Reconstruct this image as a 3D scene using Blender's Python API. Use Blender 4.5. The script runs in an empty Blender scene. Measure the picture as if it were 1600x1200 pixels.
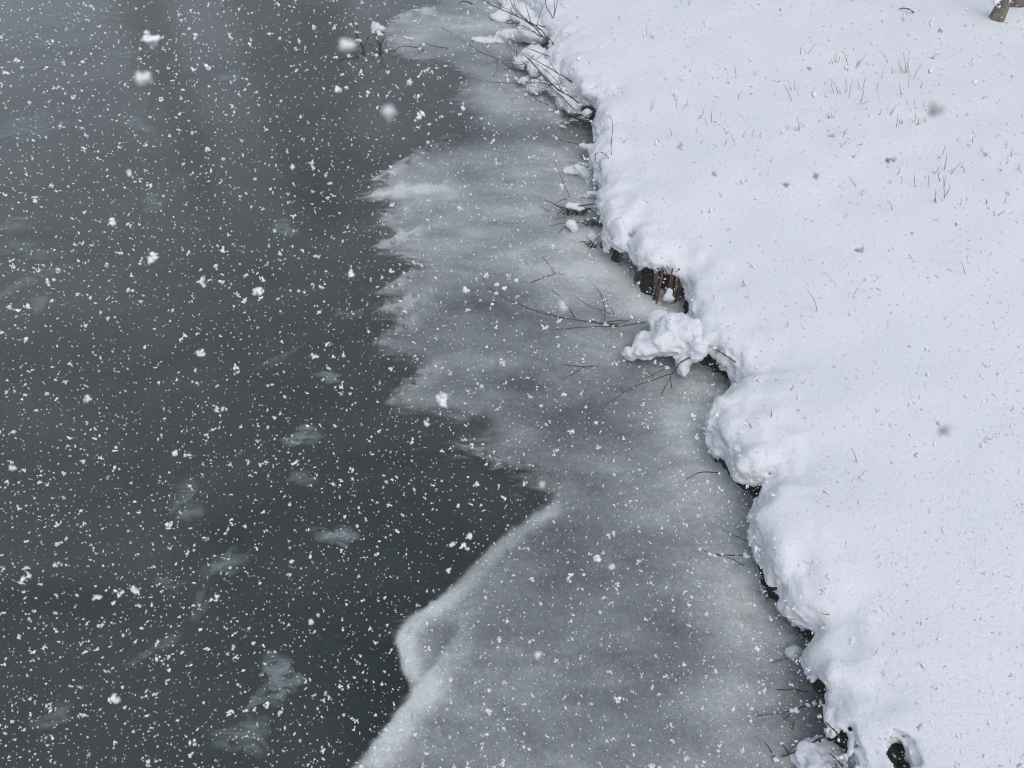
import bpy, math, random
import numpy as np
from mathutils import Vector
from mathutils.bvhtree import BVHTree

random.seed(7)
RNG = np.random.default_rng(7)
SC = bpy.context.scene
COL = SC.collection
R = math.radians

# ------------------------------------------------------------------ camera
CAM_H, PITCH, LENS = 2.5, R(48.0), 28.0
cam_data = bpy.data.cameras.new("camera")
cam_data.lens = LENS
cam_data.sensor_width = 36.0
cam_data.clip_start = 0.02
cam_data.clip_end = 400.0
cam_data.dof.use_dof = True
cam_data.dof.focus_distance = 2.9
cam_data.dof.aperture_fstop = 8.5
cam = bpy.data.objects.new("camera", cam_data)
COL.objects.link(cam)
cam.location = (0, 0, CAM_H)
cam.rotation_euler = (math.pi / 2 - PITCH, 0, 0)
SC.camera = cam

# ------------------------------------------------------------------ sky, sun, exposure
SUN_EL, SUN_AZ = R(60), R(150)          # azimuth from +Y, towards +X: high behind the right shoulder
world = bpy.data.worlds.new("World")
SC.world = world
world.use_nodes = True
wn, wl = world.node_tree.nodes, world.node_tree.links
wn.clear()
sky = wn.new("ShaderNodeTexSky")
sky.sky_type = 'NISHITA'
sky.sun_disc = False
sky.sun_elevation = SUN_EL
sky.sun_rotation = SUN_AZ
sky.air_density = 1.0
sky.dust_density = 2.0
sky.ozone_density = 1.0
hs = wn.new("ShaderNodeHueSaturation")      # a closed cloud cover: nearly grey light
hs.inputs["Saturation"].default_value = 0.63
bg = wn.new("ShaderNodeBackground")
bg.inputs["Strength"].default_value = 0.145
wo = wn.new("ShaderNodeOutputWorld")
wl.new(sky.outputs[0], hs.inputs["Color"])
wl.new(hs.outputs[0], bg.inputs["Color"])
wl.new(bg.outputs[0], wo.inputs["Surface"])

sun_d = bpy.data.lights.new("sun", 'SUN')
sun_d.energy = 0.85
sun_d.angle = R(50)
sun_d.color = (1.0, 0.99, 0.97)
sun = bpy.data.objects.new("sun", sun_d)
COL.objects.link(sun)
sd = Vector((math.sin(SUN_AZ) * math.cos(SUN_EL), math.cos(SUN_AZ) * math.cos(SUN_EL), math.sin(SUN_EL)))
sun.rotation_euler = sd.to_track_quat('Z', 'Y').to_euler()

SC.view_settings.view_transform = 'Standard'
SC.view_settings.look = 'None'
SC.view_settings.gamma = 1.0
SC.view_settings.use_curve_mapping = False
SC.view_settings.exposure = 0.37
SC.render.engine = 'CYCLES'
SC.cycles.use_denoising = True
SC.cycles.filter_width = 1.1
SC.cycles.max_bounces = 8
SC.cycles.transparent_max_bounces = 16

# ------------------------------------------------------------------ pixel -> place
FPX = LENS / 36.0 * 1600.0
CP, SP = math.cos(PITCH), math.sin(PITCH)
def ray(px, py):
    u, v = (px - 800.0) / FPX, -(py - 600.0) / FPX
    return Vector((u, CP + v * SP, -SP + v * CP))
def at(px, py, z=0.0):
    d = ray(px, py)
    t = (z - CAM_H) / d.z
    return Vector((d.x * t, d.y * t, z))
def at_dist(px, py, dist):
    d = ray(px, py).normalized()
    return Vector((0, 0, CAM_H)) + d * dist
def at_np(pts, z=0.0):
    return np.array([at(a, b, z)[:2] for a, b in pts])
def px_size(px, py, z=0.0):          # metres per photo pixel at that place
    p = at(px, py, z)
    return ((p - cam.location).dot(Vector((0, CP, -SP)))) / FPX

# ------------------------------------------------------------------ noise and field helpers
def _hash(i, j, k, seed):
    h = (i.astype(np.uint32) * np.uint32(374761393) + j.astype(np.uint32) * np.uint32(668265263)
         + k.astype(np.uint32) * np.uint32(2147483647) + np.uint32(seed) * np.uint32(1274126177))
    h = (h ^ (h >> np.uint32(13))) * np.uint32(1274126177)
    h = h ^ (h >> np.uint32(16))
    return (h & np.uint32(0xFFFFFF)).astype(np.float32) / np.float32(0xFFFFFF) * 2 - 1
def noise(x, y, z=None, seed=0):
    x = np.asarray(x, np.float32); y = np.asarray(y, np.float32)
    z = np.zeros_like(x) if z is None else np.asarray(z, np.float32)
    xi, yi, zi = np.floor(x), np.floor(y), np.floor(z)
    fx, fy, fz = x - xi, y - yi, z - zi
    xi = xi.astype(np.int64); yi = yi.astype(np.int64); zi = zi.astype(np.int64)
    sx, sy, sz = [f * f * f * (f * (f * 6 - 15) + 10) for f in (fx, fy, fz)]
    out = 0
    for a in (0, 1):
        for b in (0, 1):
            for c in (0, 1):
                w = (sx if a else 1 - sx) * (sy if b else 1 - sy) * (sz if c else 1 - sz)
                out = out + w * _hash(xi + a, yi + b, zi + c, seed)
    return out
def fbm(x, y, z=None, seed=0, octaves=3, gain=0.5):
    s, a, f, t = 0, 1.0, 1.0, 0
    for o in range(octaves):
        s = s + a * noise(np.asarray(x) * f + 17.3 * o, np.asarray(y) * f - 9.1 * o, None if z is None else np.asarray(z) * f, seed + o)
        t += a; a *= gain; f *= 2.03
    return s / t
def smooth(a, b, x):
    t = np.clip((np.asarray(x) - a) / (b - a), 0, 1)
    return t * t * (3 - 2 * t)
def smin(a, b, k):
    h = np.clip(0.5 + 0.5 * (b - a) / k, 0, 1)
    return b * (1 - h) + a * h - k * h * (1 - h)
def catmull(P, n=4):
    P = np.asarray(P, float)
    out = []
    for i in range(len(P) - 1):
        p0, p1, p2, p3 = P[max(i - 1, 0)], P[i], P[i + 1], P[min(i + 2, len(P) - 1)]
        for q in range(n):
            t = q / n
            out.append(0.5 * ((2 * p1) + (-p0 + p2) * t + (2 * p0 - 5 * p1 + 4 * p2 - p3) * t * t + (-p0 + 3 * p1 - 3 * p2 + p3) * t ** 3))
    out.append(P[-1])
    return np.array(out)
def seg_dist(X, Y, P):
    """unsigned distance of points to a polyline"""
    shp = X.shape
    x, y = X.ravel(), Y.ravel()
    best = np.full(x.shape, 1e9)
    for a, b in zip(P[:-1], P[1:]):
        d = b - a
        L = d @ d + 1e-12
        t = np.clip(((x - a[0]) * d[0] + (y - a[1]) * d[1]) / L, 0, 1)
        q = (x - a[0] - t * d[0]) ** 2 + (y - a[1] - t * d[1]) ** 2
        np.minimum(best, q, out=best)
    return np.sqrt(best).reshape(shp)
def inside(X, Y, poly):
    shp = X.shape
    x, y = X.ravel(), Y.ravel()
    c = np.zeros(x.shape, bool)
    for a, b in zip(poly, np.roll(poly, -1, axis=0)):
        if a[1] == b[1]:
            continue
        m = (a[1] > y) != (b[1] > y)
        c ^= m & (x < (b[0] - a[0]) * (y - a[1]) / (b[1] - a[1]) + a[0])
    return c.reshape(shp)

def nets(F):
    """naive surface nets: vertices in grid units and quads, inside where F < 0"""
    s = F < 0
    n0 = np.zeros(tuple(np.array(F.shape) - 1), np.uint8)
    cor = [(a, b, c) for a in (0, 1) for b in (0, 1) for c in (0, 1)]
    sl = lambda o, n: slice(o, o + n - 1)
    for a, b, c in cor:
        n0 += s[sl(a, F.shape[0]), sl(b, F.shape[1]), sl(c, F.shape[2])]
    act = (n0 > 0) & (n0 < 8)
    I = np.argwhere(act)
    idx = np.full(act.shape, -1, np.int64)
    idx[tuple(I.T)] = np.arange(len(I))
    V = {o: F[I[:, 0] + o[0], I[:, 1] + o[1], I[:, 2] + o[2]] for o in cor}
    acc = np.zeros((len(I), 3)); cnt = np.zeros(len(I))
    for p in cor:
        for ax in range(3):
            if p[ax]:
                continue
            q = list(p); q[ax] = 1; q = tuple(q)
            a, b = V[p], V[q]
            m = (a < 0) != (b < 0)
            t = np.where(m, a / np.where(m, a - b, 1), 0)
            pos = np.tile(np.array(p, float), (len(I), 1)); pos[:, ax] += t
            acc += pos * m[:, None]; cnt += m
    verts = I + acc / cnt[:, None]
    quads = []
    for ax in range(3):
        u, v = (ax + 1) % 3, (ax + 2) % 3
        lo = [slice(None)] * 3; hi = [slice(None)] * 3
        lo[ax] = slice(0, -1); hi[ax] = slice(1, None)
        a, b = s[tuple(lo)], s[tuple(hi)]
        E = np.argwhere(a != b)
        E = E[(E[:, u] > 0) & (E[:, v] > 0) & (E[:, u] < F.shape[u] - 1) & (E[:, v] < F.shape[v] - 1)]
        fl = a[tuple(E.T)]
        def g(du, dv):
            q = E.copy(); q[:, u] += du; q[:, v] += dv
            return idx[tuple(q.T)]
        Q = np.stack([g(-1, -1), g(0, -1), g(0, 0), g(-1, 0)], 1)
        Q[~fl] = Q[~fl][:, ::-1]
        quads.append(Q)
    Q = np.concatenate(quads)
    return verts, Q[(Q >= 0).all(1)]

# ------------------------------------------------------------------ object helpers
def mesh_obj(name, verts, faces, mat, parent=None, smoothed=True, attrs=None):
    me = bpy.data.meshes.new(name)
    verts = np.asarray(verts, np.float32)
    if isinstance(faces, np.ndarray):
        n = faces.shape[1]
        me.vertices.add(len(verts)); me.vertices.foreach_set("co", verts.ravel())
        me.loops.add(faces.size); me.loops.foreach_set("vertex_index", faces.ravel().astype(np.int32))
        me.polygons.add(len(faces)); me.polygons.foreach_set("loop_start", np.arange(0, faces.size, n, dtype=np.int32))
        me.update(calc_edges=True); me.validate()
    else:
        me.from_pydata([tuple(map(float, v)) for v in verts], [], faces)
    if smoothed:
        me.polygons.foreach_set("use_smooth", [True] * len(me.polygons))
    for k, a in (attrs or {}).items():
        at_ = me.attributes.new(k, 'FLOAT', 'POINT')
        at_.data.foreach_set("value", np.asarray(a, np.float32).ravel())
    me.materials.append(mat)
    o = bpy.data.objects.new(name, me)
    COL.objects.link(o)
    if parent is not None:
        o.parent = parent
    return o
def tag(o, label, cat=None, group=None, kind=None):
    o["label"] = label
    if cat: o["category"] = cat
    if group: o["group"] = group
    if kind: o["kind"] = kind
    return o
def thing(name, loc, label, cat, group=None):
    o = bpy.data.objects.new(name, None)
    COL.objects.link(o)
    o.location = loc
    o.empty_display_size = 0.05
    return tag(o, label, cat, group)
class MB:
    def __init__(s): s.v, s.f = [], []
    def tube(s, pts, r0, r1, n=5, jit=0.0):
        pts = [Vector(p) for p in pts]
        base = len(s.v); m = len(pts)
        for i, p in enumerate(pts):
            d = (pts[min(i + 1, m - 1)] - pts[max(i - 1, 0)]).normalized()
            a = d.orthogonal().normalized(); b = d.cross(a)
            r = (r0 + (r1 - r0) * i / max(m - 1, 1)) * (1 + random.uniform(-jit, jit))
            for k in range(n):
                t = 2 * math.pi * k / n
                s.v.append(p + a * (r * math.cos(t)) + b * (r * math.sin(t)))
        for i in range(m - 1):
            for k in range(n):
                A = base + i * n + k; B = base + i * n + (k + 1) % n
                s.f.append((A, B, B + n, A + n))
        s.f.append(tuple(base + k for k in reversed(range(n))))
        s.f.append(tuple(base + (m - 1) * n + k for k in range(n)))
    def blob(s, c, r, squash=(1, 1, 1), seg=8, rings=5, lump=0.25, rot=0.0):
        base = len(s.v); c = Vector(c)
        ph = random.uniform(0, 9)
        ca, sa = math.cos(rot), math.sin(rot)
        for i in range(rings + 1):
            th = math.pi * i / rings
            for k in range(seg):
                a = 2 * math.pi * k / seg
                rr = r * (1 + lump * (math.sin(a * 2 + ph) * math.sin(th * 2 + ph * 2) * .5 + random.uniform(-.5, .5) * (0 < i < rings)))
                x, y, z = rr * math.sin(th) * math.cos(a) * squash[0], rr * math.sin(th) * math.sin(a) * squash[1], rr * math.cos(th) * squash[2]
                s.v.append(c + Vector((x * ca - y * sa, x * sa + y * ca, z)))
        for i in range(rings):
            for k in range(seg):
                A = base + i * seg + k; B = base + i * seg + (k + 1) % seg
                s.f.append((A, A + seg, B + seg, B))
    def build(s, name, mat, parent=None, origin=None, smoothed=True):
        o = Vector((0, 0, 0)) if origin is None else Vector(origin)
        return mesh_obj(name, [v - o for v in s.v], [tuple(f) for f in s.f], mat, parent, smoothed)

# ------------------------------------------------------------------ materials
def new_mat(name):
    m = bpy.data.materials.new(name); m.use_nodes = True
    nt = m.node_tree
    p = nt.nodes["Principled BSDF"]
    return m, nt.nodes, nt.links, p
def node(ns, t, **kw):
    n = ns.new(t)
    for k, v in kw.items():
        if k in n.inputs.keys(): n.inputs[k].default_value = v
        else: setattr(n, k, v)
    return n
def tex_noise(ns, ls, scale, detail=4, rough=0.55, vec=None, dist=0.0):
    n = ns.new("ShaderNodeTexNoise")
    n.inputs["Scale"].default_value = scale; n.inputs["Detail"].default_value = detail
    n.inputs["Roughness"].default_value = rough; n.inputs["Distortion"].default_value = dist
    if vec is not None: ls.new(vec, n.inputs["Vector"])
    return n.outputs["Fac"]
def coords(ns, ls, scale=(1, 1, 1), rot=(0, 0, 0), world_pos=True):
    if world_pos: src = ns.new("ShaderNodeNewGeometry").outputs["Position"]
    else: src = ns.new("ShaderNodeTexCoord").outputs["Object"]
    mp = ns.new("ShaderNodeMapping"); mp.inputs["Scale"].default_value = scale; mp.inputs["Rotation"].default_value = rot
    ls.new(src, mp.inputs["Vector"])
    return mp.outputs[0]
def ramp(ns, ls, fac, stops):
    r = ns.new("ShaderNodeValToRGB")
    e = r.color_ramp.elements
    while len(e) > 1: e.remove(e[-1])
    e[0].position = stops[0][0]; e[0].color = (*stops[0][1], 1)
    for p, c in stops[1:]:
        x = e.new(p); x.color = (*c, 1)
    ls.new(fac, r.inputs[0])
    return r.outputs[0]
def math_n(ns, ls, op, a, b=None, clamp=False):
    m = ns.new("ShaderNodeMath"); m.operation = op; m.use_clamp = clamp
    for i, q in enumerate((a, b)):
        if q is None: continue
        if isinstance(q, (int, float)): m.inputs[i].default_value = q
        else: ls.new(q, m.inputs[i])
    return m.outputs[0]
def bump(ns, ls, h, strength, dist, p, prev=None):
    b = ns.new("ShaderNodeBump"); b.inputs["Strength"].default_value = strength; b.inputs["Distance"].default_value = dist
    ls.new(h, b.inputs["Height"])
    if prev is not None: ls.new(prev, b.inputs["Normal"])
    if p is not None: ls.new(b.outputs[0], p.inputs["Normal"])
    return b.outputs[0]

def snow_material(name, local=False):
    m, ns, ls, p = new_mat(name)
    v = coords(ns, ls, world_pos=not local)
    big = tex_noise(ns, ls, 3.0, 3, .5, v)
    ls.new(ramp(ns, ls, big, [(.3, (.775, .79, .81)), (.7, (.815, .825, .84))]), p.inputs["Base Color"])
    p.inputs["Roughness"].default_value = .75
    p.inputs["Specular IOR Level"].default_value = .25
    p.inputs["Subsurface Weight"].default_value = .0
    a = tex_noise(ns, ls, 55, 5, .62, v)
    b = tex_noise(ns, ls, 320, 3, .6, v)
    n1 = bump(ns, ls, a, .42, .013, None)
    bump(ns, ls, b, .35, .003, p, n1)
    return m
M_snow = snow_material("snow")
M_clump = snow_material("clump_snow")

def water_material():
    m, ns, ls, p = new_mat("pond_water")
    v = coords(ns, ls)
    n = tex_noise(ns, ls, .9, 4, .55, v, .4)
    body = ramp(ns, ls, n, [(.3, (.010, .018, .011)), (.75, (.018, .027, .019))])
    # sky reflection and haze painted into the colour towards far left, streaked like slush
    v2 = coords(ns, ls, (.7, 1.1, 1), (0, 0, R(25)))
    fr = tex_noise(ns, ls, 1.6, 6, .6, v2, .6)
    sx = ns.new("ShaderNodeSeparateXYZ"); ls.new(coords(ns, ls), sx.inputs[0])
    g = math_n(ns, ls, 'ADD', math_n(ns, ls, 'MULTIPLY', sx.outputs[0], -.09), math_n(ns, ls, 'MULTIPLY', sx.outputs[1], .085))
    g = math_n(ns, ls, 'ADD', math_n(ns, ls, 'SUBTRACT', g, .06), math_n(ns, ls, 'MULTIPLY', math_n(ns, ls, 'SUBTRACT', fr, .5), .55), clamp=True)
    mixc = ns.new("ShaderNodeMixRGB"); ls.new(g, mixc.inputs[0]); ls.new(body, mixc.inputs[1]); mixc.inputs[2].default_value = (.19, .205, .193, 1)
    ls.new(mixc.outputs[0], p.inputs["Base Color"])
    p.inputs["Roughness"].default_value = .10
    p.inputs["IOR"].default_value = 1.45
    h = tex_noise(ns, ls, 9, 3, .5, v)
    bump(ns, ls, h, .09, .02, p)
    return m
M_water = water_material()

def ice_material():
    m, ns, ls, p = new_mat("thin_ice")
    tone = node(ns, "ShaderNodeAttribute", attribute_name="tone").outputs["Fac"]
    cover = node(ns, "ShaderNodeAttribute", attribute_name="cover").outputs["Fac"]
    v = coords(ns, ls, (1.0, 2.1, 1.0), (0, 0, R(14)))
    streak = tex_noise(ns, ls, 4.0, 7, .6, v, .8)
    v2 = coords(ns, ls)
    mott = tex_noise(ns, ls, 60, 4, .7, v2)
    fine = tex_noise(ns, ls, 170, 3, .7, v2)
    t = math_n(ns, ls, 'ADD', tone, math_n(ns, ls, 'MULTIPLY', math_n(ns, ls, 'SUBTRACT', streak, .5), .65))
    t = math_n(ns, ls, 'ADD', t, math_n(ns, ls, 'MULTIPLY', math_n(ns, ls, 'SUBTRACT', mott, .5), .6))
    t = math_n(ns, ls, 'ADD', t, math_n(ns, ls, 'MULTIPLY', math_n(ns, ls, 'SUBTRACT', fine, .5), .55), clamp=True)
    ls.new(ramp(ns, ls, t, [(0, (.10, .113, .114)), (.35, (.207, .225, .225)), (.65, (.345, .368, .362)), (1, (.61, .64, .62))]), p.inputs["Base Color"])
    p.inputs["Roughness"].default_value = .3
    p.inputs["IOR"].default_value = 1.31
    h = tex_noise(ns, ls, 130, 4, .65, v2)
    bump(ns, ls, h, .4, .005, p)
    wisp = tex_noise(ns, ls, 10.0, 7, .66, coords(ns, ls, (.8, 2.2, 1.0), (0, 0, R(22))), 1.2)
    c = math_n(ns, ls, 'ADD', cover, math_n(ns, ls, 'MULTIPLY', math_n(ns, ls, 'SUBTRACT', wisp, .5), math_n(ns, ls, 'MULTIPLY', 2.3, math_n(ns, ls, 'SUBTRACT', 1.0, cover))), clamp=True)
    mr = ns.new("ShaderNodeMapRange"); mr.interpolation_type = 'SMOOTHSTEP'
    mr.inputs["From Min"].default_value = .10; mr.inputs["From Max"].default_value = 1.0
    ls.new(c, mr.inputs["Value"])
    tr = ns.new("ShaderNodeBsdfTransparent")
    mx = ns.new("ShaderNodeMixShader")
    ls.new(mr.outputs[0], mx.inputs[0]); ls.new(tr.outputs[0], mx.inputs[1]); ls.new(p.outputs[0], mx.inputs[2])
    ls.new(mx.outputs[0], ns["Material Output"].inputs["Surface"])
    return m
M_ice = ice_material()

def floe_material():
    m, ns, ls, p = new_mat("slush_floe")
    cover = node(ns, "ShaderNodeAttribute", attribute_name="cover").outputs["Fac"]
    v = coords(ns, ls, (1.0, 2.4, 1.0), (0, 0, R(20)))
    n = tex_noise(ns, ls, 11, 6, .68, v, 1.4)
    n2 = tex_noise(ns, ls, 90, 3, .7, v)
    p.inputs["Base Color"].default_value = (.34, .39, .39, 1)
    p.inputs["Roughness"].default_value = .35
    p.inputs["IOR"].default_value = 1.31
    f = math_n(ns, ls, 'MULTIPLY', cover, math_n(ns, ls, 'MULTIPLY', math_n(ns, ls, 'SUBTRACT', n, .36), 3.4, clamp=True))
    f = math_n(ns, ls, 'MULTIPLY', f, math_n(ns, ls, 'ADD', .55, math_n(ns, ls, 'MULTIPLY', n2, .8)), clamp=True)
    tr = ns.new("ShaderNodeBsdfTransparent"); mx = ns.new("ShaderNodeMixShader")
    ls.new(f, mx.inputs[0]); ls.new(tr.outputs[0], mx.inputs[1]); ls.new(p.outputs[0], mx.inputs[2])
    ls.new(mx.outputs[0], ns["Material Output"].inputs["Surface"])
    return m
M_floe = floe_material()

def simple(name, stops, scale=20, rough=.8, bumps=.4, bd=.01, stretch=(1, 1, 1), spec=.3):
    m, ns, ls, p = new_mat(name)
    v = coords(ns, ls, stretch)
    n = tex_noise(ns, ls, scale, 5, .65, v)
    ls.new(ramp(ns, ls, n, stops), p.inputs["Base Color"])
    p.inputs["Roughness"].default_value = rough
    p.inputs["Specular IOR Level"].default_value = spec
    bump(ns, ls, n, bumps, bd, p)
    return m
M_soil = simple("wet_soil", [(.35, (.005, .0045, .004)), (.52, (.015, .012, .009)), (.7, (.07, .05, .032))], 45, .9, .8, .02)
M_twig = simple("twig_bark", [(.3, (.03, .027, .026)), (.7, (.10, .088, .082))], 60, .8, .3, .002)
M_red = simple("reddish_twig", [(.3, (.03, .02, .018)), (.7, (.085, .055, .045))], 60, .8, .3, .002)
M_reed = simple("dead_reed", [(.3, (.05, .032, .02)), (.6, (.17, .115, .07)), (.85, (.33, .25, .17))], 40, .8, .4, .003, (3, 3, .4))
M_grass = simple("winter_grass", [(.3, (.09, .11, .065)), (.7, (.21, .22, .15))], 30, .7, .1, .001)
M_dead = simple("dead_grass", [(.3, (.02, .015, .01)), (.7, (.11, .08, .045))], 50, .85, .2, .002)
M_needle = simple("dark_needles", [(.3, (.01, .017, .011)), (.7, (.03, .045, .028))], 3, .9, .1, .01)

def bark_material():
    m, ns, ls, p = new_mat("tree_bark")
    v = coords(ns, ls, (1, 1, .35))
    n = tex_noise(ns, ls, 38, 6, .7, v)
    ls.new(ramp(ns, ls, n, [(.3, (.07, .058, .044)), (.48, (.19, .165, .13)), (.6, (.28, .255, .215)), (.72, (.45, .43, .40))]), p.inputs["Base Color"])
    p.inputs["Roughness"].default_value = .9
    bump(ns, ls, n, .8, .02, p)
    return m
M_bark = bark_material()

def flake_material():
    m, ns, ls, p = new_mat("snowflake")
    g = ns.new("ShaderNodeNewGeometry")
    ls.new(ramp(ns, ls, g.outputs["Random Per Island"], [(0, (.72, .73, .74)), (.3, (.93, .935, .94)), (1, (.98, .98, .98))]), p.inputs["Base Color"])
    p.inputs["Roughness"].default_value = .6
    p.inputs["Specular IOR Level"].default_value = .3
    p.inputs["Transmission Weight"].default_value = 0
    return m
M_flake = flake_material()
M_flake_shade = simple("shaded_snowflake", [(.3, (.50, .505, .52)), (.7, (.58, .585, .60))], 200, .5, .1, .001)  # darker copy for flakes over snow, their shaded look painted into the colour

# ------------------------------------------------------------------ outlines read off the place
LIP_Z = 0.13
lip_px = [(640,-420),(700,-240),(745,-110),(790,-40),(815,-5),(838,22),(849,48),(864,70),(858,92),(880,130),(897,146),(907,162),(929,169),(927,186),(930,216),(934,224),
 (922,248),(927,268),(939,286),(941,300),(936,318),(938,338),(946,363),(957,382),(972,387),(983,378),(985,399),(996,417),(1018,436),
 (1040,432),(1064,442),(1071,464),(1070,486),(1082,502),(1090,518),(1100,540),(1114,549),(1134,566),(1147,580),(1160,594),(1160,606),
 (1138,620),(1118,643),(1108,675),(1116,700),(1134,714),(1144,732),(1156,746),(1182,754),(1204,744),(1200,760),(1178,780),(1174,814),
 (1182,850),(1187,878),(1199,903),(1213,914),(1229,917),(1229,940),(1244,971),(1266,990),(1258,1014),(1258,1042),(1276,1077),(1288,1094),
 (1289,1124),(1297,1150),(1312,1186),(1330,1220),(1352,1262),(1380,1320),(1400,1400),(1410,1520)]
lip = catmull(at_np(lip_px, LIP_Z), 4)
LIN = np.polyfit(lip[:, 1], lip[:, 0], 1)
xl = lambda y: LIN[0] * y + LIN[1]
Y0, Y1 = lip[-1, 1] + 0.02, lip[0, 1] - 0.02
bank_poly = np.vstack([lip, [[60, lip[-1, 1]], [60, lip[0, 1]]]])
def bank_sd(X, Y):                       # < 0 on the bank side of the lip
    d = seg_dist(X, Y, lip)
    return np.where(inside(X, Y, bank_poly), -d, d)
def undul(X, Y):
    return 0.013 * fbm(X * 1.3, Y * 1.3, seed=11, octaves=3) + 0.005 * noise(X * 6, Y * 6, seed=15)
def top_h(X, Y, D):
    inl = np.maximum(0, -D)
    return 0.215 + 0.05 * (1 - np.exp(-inl / .25)) + 0.035 * inl + undul(X, Y) + 0.017 * noise(X * 3.7, Y * 3.7, seed=31) * np.exp(-inl / .35)

HOLLOWS = [(1112,562,.075),(1092,528,.03),(1186,752,.055),(1224,914,.045),(1314,1160,.03),(918,182,.08),(1025,448,.11),(962,388,.04),(1278,1082,.03)]
def hollow(X, Y):                        # where the soil face stands open under the snow
    g = 0
    for px, py, r in HOLLOWS:
        c = at(px, py, .08); g = np.maximum(g, np.exp(-(((X - c.x) ** 2 + (Y - c.y) ** 2) / r ** 2)))
    return g * np.clip(.75 + .7 * noise(np.asarray(X) * 24, np.asarray(Y) * 24, seed=47), 0, 1.1)
# ------------------------------------------------------------------ the snow bank: overhanging lip by surface nets, lawn behind it as a sheet
def snow_bank():
    VX = 0.0072
    s = np.arange(-0.42, 0.80, VX); y = np.arange(Y0, Y1, VX); z = np.arange(-0.03, 0.42, VX)
    S, Yg = np.meshgrid(s, y, indexing='ij')
    X = S + xl(Yg)
    D = bank_sd(X, Yg)
    Dn = D + 0.016 * noise(X * 9, Yg * 9, seed=3) + 0.007 * noise(X * 22, Yg * 22, seed=4)
    ht = top_h(X, Yg, D)
    zb = 0.045 + 0.045 * noise(X * 5, Yg * 5, seed=5) + .11 * hollow(X, Yg) - 3.0 * np.maximum(0, -D - 0.09)
    zc, hh = (ht + zb) / 2, (ht - zb) / 2
    r = np.minimum(0.075, hh * .9)
    Z = z[None, None, :]
    qx = (Dn + r)[:, :, None]
    qz = np.abs(Z - zc[:, :, None]) - hh[:, :, None] + r[:, :, None]
    F = np.sqrt(np.maximum(qx, 0) ** 2 + np.maximum(qz, 0) ** 2) + np.minimum(np.maximum(qx, qz), 0) - r[:, :, None]
    F = F.astype(np.float32)
    band = np.argwhere(np.abs(F) < 0.06)
    i, j, k = band.T
    px, py, pz = X[i, j], Yg[i, j], z[k]
    w = smooth(-.30, -.03, D[i, j])
    side = smooth(0.0, 0.10, ht[i, j] - pz)           # crumbly on the broken face, soft on top
    nz = (0.016 * noise(px * 13, py * 13, pz * 13, 21) + (0.003 + 0.011 * side) * noise(px * 31, py * 31, pz * 31, 22)
          + (0.0014 + 0.010 * side) * noise(px * 62, py * 62, pz * 62, 23) + .004 * side * noise(px * 115, py * 115, pz * 115, 24))
    F[i, j, k] += (w * nz).astype(np.float32)
    # open pockets where the soil shows through the snow
    for cx, cy, cz, ra, rb, rc in [(1313,1152,.19,.036,.034,.12),(1404,1182,.20,.036,.052,.14),(1330,1196,.14,.016,.05,.10),(1091,529,.18,.014,.035,.09),(986,381,.14,.009,.03,.12),
                                   (1114,563,.07,.060,.045,.075),(1182,754,.05,.050,.035,.060),(1222,914,.05,.042,.032,.055),(1262,1002,.04,.03,.04,.05),(1280,1082,.04,.03,.04,.05),(1030,446,.06,.08,.05,.08)]:
        c = at(cx, cy, cz)
        bx = np.argwhere((np.abs(X - c.x) < ra * 1.8) & (np.abs(Yg - c.y) < rb * 1.8))
        if not len(bx): continue
        a0, b0 = bx.min(0); a1, b1 = bx.max(0) + 1
        xx, yy = X[a0:a1, b0:b1, None], Yg[a0:a1, b0:b1, None]; zz = z[None, None, :] + 0 * xx
        q = (np.sqrt(((xx - c.x) / ra) ** 2 + ((yy - c.y) / rb) ** 2 + ((zz - cz) / rc) ** 2) - 1) * min(ra, rb)
        q = q + .018 * noise(xx * 34 + 0 * zz, yy * 34 + 0 * zz, zz * 34, 25) + .010 * noise(xx * 80 + 0 * zz, yy * 80 + 0 * zz, zz * 80, 26)
        F[a0:a1, b0:b1] = np.maximum(F[a0:a1, b0:b1], -q).astype(np.float32)
    v, q = nets(F)
    sv = s[0] + v[:, 0] * VX; yv = y[0] + v[:, 1] * VX; zv = z[0] + v[:, 2] * VX
    P = np.stack([sv + xl(yv), yv, zv], 1)
    # lawn sheet behind, meeting the strip at s = 0.78
    s2 = np.concatenate([np.arange(0.775, 5.5, 0.022), np.arange(5.5, 40, 1.0)])
    y2 = np.concatenate([np.arange(Y0, Y1, 0.022), [Y1 - VX]])
    S2, Yg2 = np.meshgrid(s2, y2, indexing='ij')
    X2 = S2 + xl(Yg2)
    D2 = bank_sd(X2, Yg2)
    H2 = top_h(X2, Yg2, D2)
    n0 = len(P)
    idx = np.arange(S2.size).reshape(S2.shape) + n0
    G = np.stack([idx[:-1, :-1], idx[1:, :-1], idx[1:, 1:], idx[:-1, 1:]], -1).reshape(-1, 4)
    P = np.vstack([P, np.stack([X2, Yg2, H2], -1).reshape(-1, 3)])
    faces = np.vstack([q, G])
    o = mesh_obj("snow_bank", P, faces, M_snow)
    tag(o, "smooth white snow covering the bank with a lumpy overhanging lip", kind="structure")
    return o, P, faces
bank, bankP, bankF = snow_bank()
BVH = BVHTree.FromPolygons([tuple(p) for p in bankP.tolist()], bankF.tolist())
def hit(px, py):
    loc, nrm, i, d = BVH.ray_cast(Vector((0, 0, CAM_H)), ray(px, py).normalized())
    return loc if loc is not None else at(px, py, .3)

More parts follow.
